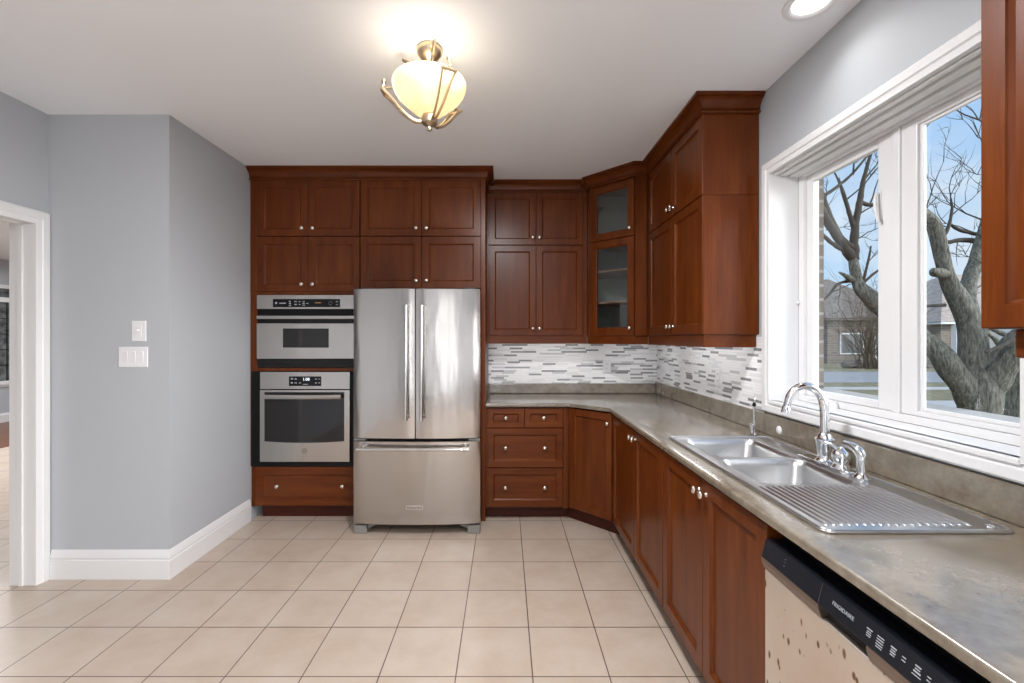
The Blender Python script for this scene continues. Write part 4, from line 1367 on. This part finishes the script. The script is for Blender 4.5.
# ------------------------------------------------------------------ wall switches
t3 = thing('light_switch', 'white three rocker switch plate under the dimmer', 'switch', (-2.195, SY, 1.31))
Y_ = SY - 0.0005
obj('plate', B(-2.280, -2.108, Y_ - 0.006, Y_, 1.248, 1.368), 'plastic', t3, bevel=0.003)
for k in range(3):
    xc = -2.194 + (k - 1) * 0.046
    bm = bm_new()
    rings(bm, [[(xc - .0165, y, z) for y, z in ((Y_ - .0065, 1.276), (Y_ - .0075, 1.276), (Y_ - .0115, 1.341), (Y_ - .0065, 1.341))],
               [(xc + .0165, y, z) for y, z in ((Y_ - .0065, 1.276), (Y_ - .0075, 1.276), (Y_ - .0115, 1.341), (Y_ - .0065, 1.341))]])
    obj('rocker', bm, 'plastic', t3, bevel=0.001)
t1 = thing('dimmer_switch', 'white single dimmer plate above the three rocker switch', 'switch', (-2.16, SY, 1.46))
obj('plate', B(-2.202, -2.118, Y_ - 0.006, Y_, 1.400, 1.522), 'plastic', t1, bevel=0.003)
obj('insert', B(-2.182, -2.142, Y_ - 0.008, Y_ - 0.0062, 1.426, 1.496), 'plastic', t1, bevel=0.0015)
bm = bm_new()
lathe(bm, [(0.011, 0), (0.011, 0.008), (0.009, 0.010), (0, 0.0105)], (-2.164, Y_ - 0.0082, 1.461), '-y', 16, True, False)
obj('dial', bm, 'plastic', t1, smooth=40)

# ------------------------------------------------------------------ ceiling lamp
LC = Vector((-0.344, 2.05, 0))
cl_ = thing('ceiling_lamp', 'champagne metal ceiling lamp with glowing alabaster bowl', 'lamp', (LC.x, LC.y, CZ))
bm = bm_new()
lathe(bm, [(0.054, 2.7395), (0.058, 2.730), (0.055, 2.712), (0.040, 2.694), (0.024, 2.684), (0.014, 2.668), (0.010, 2.655)], LC, 'z', 28)
obj('ceiling_rose', bm, 'brass', cl_, smooth=40)
bm = bm_new()
tube(bm, [(LC.x, LC.y, 2.665), (LC.x, LC.y, 2.42)], 0.008, 10)
obj('stem', bm, 'brass', cl_, smooth=True)
bm = bm_new()
prof = [(0.164, 2.582), (0.167, 2.575), (0.166, 2.560), (0.158, 2.538), (0.142, 2.514), (0.118, 2.490), (0.094, 2.470), (0.074, 2.452), (0.058, 2.440), (0.030, 2.432)]
lathe(bm, prof, LC, 'z', 48, False, False)
bowl = obj('bowl', bm, 'alabaster', cl_, smooth=True)
bm = bm_new()
lathe(bm, [(0.0, 2.362), (0.009, 2.364), (0.012, 2.373), (0.008, 2.383), (0.014, 2.388), (0.034, 2.396), (0.038, 2.410), (0.033, 2.432), (0.012, 2.438)], LC, 'z', 24, False, True)
obj('finial', bm, 'brass', cl_, smooth=40)
for az in (-58, 62, 182):
    d = Vector((math.cos(R(az)), math.sin(R(az)), 0))
    s_ = Vector((-d.y, d.x, 0))
    bm = bm_new()
    prof = [(0.036, 2.404), (0.068, 2.408), (0.104, 2.432), (0.140, 2.466), (0.168, 2.498), (0.190, 2.522), (0.210, 2.540)]
    for sg in (-1, 1):
        pts = spline([LC + d * r_ + s_ * sg * (0.004 + 0.026 * i / 6) + Vector((0, 0, z)) for i, (r_, z) in enumerate(prof)], 4)
        tube(bm, pts, 0.0066, 8, True, (0.8, 1.2))
    e0 = LC + d * 0.210 + Vector((0, 0, 2.540))
    tube(bm, [e0 - s_ * 0.036, e0 + s_ * 0.036], 0.0072, 8)
    tube(bm, spline([e0 + d * 0.002, e0 + d * 0.006 + Vector((0, 0, 0.012)), e0 - d * 0.002 + Vector((0, 0, 0.026)), e0 - d * 0.004 + Vector((0, 0, 0.042))], 4), 0.007, 8)
    tube(bm, [e0 - d * 0.004 + Vector((0, 0, 0.040)), e0 - d * 0.004 + Vector((0, 0, 0.052))], 0.011, 8)
    tube(bm, [e0 + d * 0.002 + Vector((0, 0, 0.014)), e0 - d * 0.040 + Vector((0, 0, 0.020))], 0.007, 8)
    obj('arm', bm, 'brass', cl_, smooth=40)
    bm = bm_new()                           # curled rods above the bowl
    d2 = Matrix.Rotation(R(-12), 3, 'Z') @ d
    pts = spline([LC + d2 * r_ + Vector((0, 0, z)) for r_, z in ((0.012, 2.48), (0.040, 2.54), (0.058, 2.590), (0.064, 2.630), (0.076, 2.662), (0.100, 2.684), (0.128, 2.700))], 4)
    tube(bm, pts, 0.0085, 8, True, (1.2, 0.8))
    tube(bm, spline([LC + d2 * r_ + Vector((0, 0, z)) for r_, z in ((0.060, 2.612), (0.036, 2.640), (0.010, 2.662))], 4), 0.006, 8)
    obj('scroll', bm, 'brass', cl_, smooth=40)
for k in range(2):
    a = R(40 + 180 * k)
    light('bulb', 'POINT', (LC.x + 0.075 * math.cos(a), LC.y + 0.075 * math.sin(a), 2.545), 0.20, (1.0, 0.86, 0.66), shadow_soft_size=0.03)

light('bulb_uplight', 'SPOT', (LC.x, LC.y - 0.06, 2.55), 1.8, (1.0, 0.93, 0.82), (R(180), 0, 0), spot_size=R(172), spot_blend=0.3, shadow_soft_size=0.06)
# recessed lamp by the window wall
rl = thing('recessed_light', 'round recessed ceiling light above the window', 'lamp', (1.205, 1.77, CZ))
bm = bm_new()
P_ = Vector((1.205, 1.77, 0))
rs = [(0.100, 2.7395), (0.098, 2.733), (0.082, 2.730), (0.072, 2.7345), (0.066, 2.7395)]
lathe(bm, rs, P_, 'z', 40, False, False)
obj('ring', bm, 'plastic', rl, smooth=40)
bm = bm_new()
lathe(bm, [(0.066, 2.7392), (0.060, 2.7365), (0.0, 2.736)], P_, 'z', 32, True, False)
obj('lens', bm, 'lens', rl)
light('recessed_bulb', 'SPOT', (1.205, 1.77, 2.728), 9, (1.0, 0.97, 0.95), (0, 0, 0), spot_size=R(140), spot_blend=1.0, shadow_soft_size=0.06)

# ------------------------------------------------------------------ outdoors
GZ = -0.50
def ground(name, x0, x1, y0, y1, z, m, label, cat, t=0.05):
    return tag(obj(name, B(x0, x1, y0, y1, z - t, z), m, origin=(0, 0, z)), label, cat)
ground('lawn', 1.75, 160, -30, 160, GZ, 'grass', 'dormant lawn outside the window', 'lawn', 0.1)
ground('street', 2.5, 160, 19.2, 25.2, GZ + 0.03, 'asphalt', 'grey street crossing beyond the window', 'road', 0.02)
ground('sidewalk', 2.5, 160, 16.6, 17.4, GZ + 0.03, 'concrete', 'pale sidewalk strip before the street', 'path', 0.02)
ground('driveway', 9.0, 15.0, 10.6, 13.6, GZ + 0.03, 'concrete', 'pale paved patch on the lawn behind the big tree', 'driveway', 0.02)

def house(label, x0, x1, y0, y1, eave, ridge, wm, rm, wins, extras=None):
    t_ = thing('house', label, 'house', ((x0 + x1) / 2, (y0 + y1) / 2, GZ))
    obj('walls', B(x0, x1, y0, y1, GZ, eave), wm, t_, origin=(x0, y0, GZ))
    bm = bm_new()
    o_ = 0.5
    a = [(x0 - o_, y0 - o_, eave), (x1 + o_, y0 - o_, eave), (x1 + o_, y1 + o_, eave), (x0 - o_, y1 + o_, eave)]
    h = min((y1 - y0) / 2, (x1 - x0) / 2 - 0.3)
    ym_ = (y0 + y1) / 2
    va = [bm.verts.new(p) for p in a]
    r0, r1 = bm.verts.new((x0 + h, ym_, ridge)), bm.verts.new((x1 - h, ym_, ridge))
    bm.faces.new((va[0], va[1], r1, r0)); bm.faces.new((va[1], va[2], r1)); bm.faces.new((va[2], va[3], r0, r1)); bm.faces.new((va[3], va[0], r0)); bm.faces.new(va)
    obj('roof', bm, rm, t_)
    obj('eaves', B(x0 - 0.45, x1 + 0.45, y0 - 0.45, y1 + 0.45, eave - 0.18, eave - 0.005), 'siding' if wm != 'stone' else 'shingle', t_)
    for (wx, wz, ww, wh, mm) in wins:
        f = obj('window', B(wx - 0.08, wx + ww + 0.08, y0 - 0.06, y0 - 0.001, wz - 0.08, wz + wh + 0.08), 'siding', t_)
        obj('pane', B(wx, wx + ww, y0 - 0.08, y0 - 0.0605, wz, wz + wh), mm, f)
    return t_
h1 = house('brown brick house with hipped roof seen through the far window pane', 24.0, 30.4, 33.5, 43.0, 2.9, 6.4, 'stone', 'shingle', [(25.0, 0.3, 1.6, 1.4, 'darkpane'), (27.6, 0.0, 1.3, 1.6, 'darkpane')])
h2 = house('tan brick house with pale garage seen through the near window pane', 31.5, 46.0, 32.5, 44.0, 2.6, 6.8, 'tanbrick', 'shingle_tan', [(33.0, 0.5, 1.3, 1.6, 'darkpane')])
obj('garage', B(35.0, 42.0, 30.0, 32.499, GZ, 2.3), 'siding', h2)
obj('garage_door', B(36.0, 40.0, 29.93, 29.999, GZ, 1.7), 'concrete', h2)
obj('porch_column', B(32.0, 32.4, 31.9, 32.3, GZ, 2.4), 'siding', h2)
bm = bm_new()
for k in range(9):
    x = 22.0 + k * 0.95
    c = Vector((x, 29.0 + random.uniform(-.6, .6), GZ))
    r_ = random.uniform(0.35, 0.6)
    ico = bmesh.ops.create_icosphere(bm, subdivisions=2, radius=r_, matrix=Matrix.Translation(c + Vector((0, 0, r_ * 0.35))))
    for v in ico['verts']:
        v.co += Vector(mnoise.noise_vector(v.co * 2.5)) * 0.16
        v.co.z = max(v.co.z, GZ + 0.003)
wallstone = obj('garden_boulders', bm, 'stone')
wallstone['kind'] = 'stuff'
tag(wallstone, 'rough stones lining the front yard of the brown brick house', 'rocks')

# bare tree outside the near pane: limbs laid out from the trunk
def limb(bm, pts, rr, seg=10, rough=0.22):
    p = spline([tuple(a) for a in pts], 6)
    n = len(p)
    m_ = len(rr) - 1
    rad = []
    for i in range(n):
        s = i / (n - 1) * m_
        k = min(int(s), m_ - 1)
        rad.append(rr[k] + (rr[k + 1] - rr[k]) * (s - k))
    tube(bm, p, rad, seg, True, None, rough)
    return p
def twigs(bm, start, direction, length, r0, depth, rng, spread=0.55, seg=5):
    d = Vector(direction).normalized()
    pts = [Vector(start)]
    n = 5
    for i in range(n):
        d = (d + Vector((rng.gauss(0, .16), rng.gauss(0, .16), rng.gauss(0.05, .14)))).normalized()
        pts.append(pts[-1] + d * length / n)
    tube(bm, pts, [r0 * (1 - 0.75 * i / n) for i in range(n + 1)], seg, True)
    if depth > 0:
        for k in range(rng.randint(2, 4)):
            i = rng.randint(1, n)
            dd_ = (d + Vector((rng.gauss(0, spread), rng.gauss(0, spread), rng.gauss(0.1, spread)))).normalized()
            twigs(bm, pts[i], dd_, length * rng.uniform(.45, .75), r0 * 0.55, depth - 1, rng, spread, max(4, seg - 1))
rng = random.Random(11)
tr = thing('tree', 'old bare tree with forked trunk close outside the near window pane', 'tree', (4.75, 4.5, GZ))
Y0 = 4.5
bm = bm_new()
base = at(978, 338, Y0); base.z = GZ
limb(bm, [base + Vector((0, 0, 0.003)), base + Vector((0.0, 0, 0.35)), at(978, 415, Y0), at(978, 385, Y0), at(975, 352, Y0), at(970, 328, Y0), at(958, 300, Y0), at(950, 285, Y0), at(945, 270, Y0), at(940, 248, Y0), at(934, 226, Y0), at(922, 212, Y0 - .05), at(902, 196, Y0 - .1)],
     [0.22, 0.175, 0.160, 0.160, 0.118, 0.100, 0.082, 0.070, 0.064, 0.060, 0.058, 0.050, 0.035], 16)
limb(bm, [at(978, 360, Y0 + .02), at(972, 325, Y0 + .02), at(967, 302, Y0 + .05), at(969, 282, Y0 + .1), at(974, 265, Y0 + .15), at(980, 245, Y0 + .2), at(986, 222, Y0 + .3), at(995, 180, Y0 + .4), at(1005, 120, Y0 + .5)], [0.12, 0.095, 0.08, 0.066, 0.058, 0.052, 0.048, 0.04, 0.03], 14)
limb(bm, [at(982, 400, Y0), at(998, 372, Y0 - .1), at(1016, 345, Y0 - .2), at(1040, 318, Y0 - .3), at(1075, 290, Y0 - .3)], [0.139, 0.126, 0.107, 0.088, 0.069], 14)
limb(bm, [at(974, 402, Y0), at(952, 370, Y0), at(930, 346, Y0 + .1), at(905, 325, Y0 + .2), at(880, 306, Y0 + .3), at(866, 293, Y0 + .35), at(857, 281, Y0 + .4), at(853, 256, Y0 + .45)], [0.126, 0.101, 0.095, 0.095, 0.091, 0.076, 0.054, 0.039], 14)
limb(bm, [at(859, 283, Y0 + .4), at(849, 278, Y0 + .4), at(839, 272, Y0 + .4)], [0.044, 0.032, 0.008], 8)
kb = at(935, 272, Y0 - .1)
limb(bm, [at(946, 274, Y0), kb, kb + Vector((-0.02, -.05, .0))], [0.050, 0.045, 0.030], 12)
obj('trunk', bm, 'bark', tr, smooth=True)
bm = bm_new()
Y1 = Y0 + .45
limb(bm, [at(853, 258, Y1), at(846, 250, Y1), at(838, 238, Y1), at(829, 224, Y1), at(819, 205, Y1)], [0.055, 0.05, 0.045, 0.042, 0.04], 8)
limb(bm, [at(852, 248, Y1), at(842, 240, Y1), at(834, 225, Y1), at(828, 212, Y1), at(822, 192, Y1)], [0.045, 0.036, 0.03, 0.028, 0.022], 8)
limb(bm, [at(854, 260, Y1), at(854, 240, Y1), at(856, 222, Y1), at(860, 200, Y1), at(864, 178, Y1), at(872, 150, Y1)], [0.055, 0.042, 0.034, 0.03, 0.022, 0.014], 8)
limb(bm, [at(855, 232, Y1), at(850, 215, Y1), at(844, 195, Y1), at(838, 178, Y1)], [0.03, 0.022, 0.02, 0.012], 7)
limb(bm, [at(847, 252, Y1), at(836, 246, Y1), at(826, 238, Y1), at(818, 229, Y1)], [0.026, 0.022, 0.019, 0.014], 6)
limb(bm, [at(860, 202, Y1), at(870, 205, Y1), at(884, 204, Y1)], [0.026, 0.022, 0.014], 6)
limb(bm, [at(824, 196, Y1), at(838, 186, Y1), at(852, 174, Y1), at(868, 155, Y1)], [0.02, 0.018, 0.014, 0.01], 6)
limb(bm, [at(850, 281, Y1), at(838, 284, Y1), at(828, 296, Y1), at(820, 302, Y1)], [0.02, 0.016, 0.012, 0.008], 6)
limb(bm, [at(862, 286, Y1), at(868, 262, Y1), at(871, 246, Y1)], [0.016, 0.012, 0.008], 6)
limb(bm, [at(864, 282, Y1), at(876, 272, Y1), at(886, 266, Y1)], [0.016, 0.012, 0.008], 6)
limb(bm, [at(938, 245, Y0), at(948, 228, Y0), at(952, 210, Y0), at(951, 198, Y0)], [0.022, 0.016, 0.012, 0.006], 6)
limb(bm, [at(946, 243, Y0 + .3), at(962, 240, Y0 + .3), at(985, 242, Y0 + .3)], [0.022, 0.026, 0.03], 6)
limb(bm, [at(950, 224, Y0 + .3), at(960, 230, Y0 + .3), at(985, 236, Y0 + .3)], [0.014, 0.018, 0.02], 6)
limb(bm, [at(985, 352, Y0 - .3), at(1000, 346, Y0 - .3), at(1012, 338, Y0 - .3)], [0.012, 0.016, 0.02], 6)
limb(bm, [at(927, 306, Y0), at(945, 305, Y0)], [0.015, 0.02], 6)
for (px, py, dx, dz, ln, r_) in ((853, 175, .3, 1, .6, .010), (838, 180, -.5, 1, .5, .010), (864, 180, .6, .8, .6, .010), (846, 200, .5, .5, .5, .009), (858, 215, .8, .5, .45, .009), (830, 215, -.2, .6, .4, .008), (870, 204, .6, .9, .4, .009),
                                 (868, 262, .5, .6, .3, .006), (840, 284, .2, -.5, .3, .006), (832, 292, .6, .1, .4, .006), (855, 240, .9, .4, .5, .008), (826, 230, .5, .2, .35, .006)):
    twigs(bm, at(px, py, Y1), (dx, rng.uniform(-.3, .3), dz), ln, r_, 2, rng)
for (px, py, dx, dz, ln, r_) in ((951, 205, .3, 1, .5, .007), (948, 228, -.8, .4, .4, .006), (952, 215, .9, .5, .5, .007), (985, 240, -.8, .6, .5, .009), (992, 225, -.8, .5, .6, .010), (1000, 180, -.8, .4, .8, .012), (1008, 130, -.9, .2, .9, .012),
                                 (920, 222, .3, 1, .6, .009), (905, 203, .5, 1, .9, .012), (984, 265, -.9, .3, .4, .007), (958, 240, -.2, -.6, .3, .005), (965, 300, .6, .6, .35, .006), (1003, 170, -.7, -.3, .5, .008)):
    twigs(bm, at(px, py, Y0 + .1), (dx, rng.uniform(-.3, .3), dz), ln, r_, 2, rng)
tw = obj('branches', bm, 'twig', tr, smooth=True)
t2 = thing('tree', 'second thicker trunk at the right edge behind the old tree', 'tree', (6.3, 5.6, GZ))
bm = bm_new()
b2 = at(1022, 338, 5.6); b2.z = GZ
limb(bm, [b2 + Vector((0, 0, .003)), b2 + Vector((0, 0, .5)), at(1022, 395, 5.6), at(1020, 370, 5.6), at(1034, 335, 5.7), at(1045, 280, 5.9)], [0.20, 0.17, 0.16, 0.13, 0.10, 0.07], 14)
obj('trunk', bm, 'bark', t2, smooth=True)
bm = bm_new()
limb(bm, [at(1020, 372, 5.6), at(1004, 352, 5.6), at(994, 338, 5.6), at(980, 330, 5.6)], [0.05, 0.035, 0.025, 0.014], 7)
limb(bm, [at(1030, 345, 5.6), at(1008, 336, 5.6), at(990, 328, 5.6)], [0.05, 0.035, 0.02], 7)
obj('branches', bm, 'bark', t2, smooth=True)
# brown twiggy shrub before the far house
bu = thing('shrub', 'tall brown twiggy shrub in front of the brown brick house', 'shrub', (23.2, 28.0, GZ))
bm = bm_new()
for k in range(46):
    a = rng.uniform(0, 2 * PI)
    twigs(bm, (23.0 + rng.uniform(-.8, .9), 28.0 + rng.uniform(-.4, .4), GZ + 0.03), (math.cos(a) * .35, math.sin(a) * .35, 1), rng.uniform(2.2, 4.2), 0.035, 2, rng, 0.5, 4)
obj('stems', bm, mat('brown_twigs', (0.12, 0.095, 0.065), 0.9), bu)
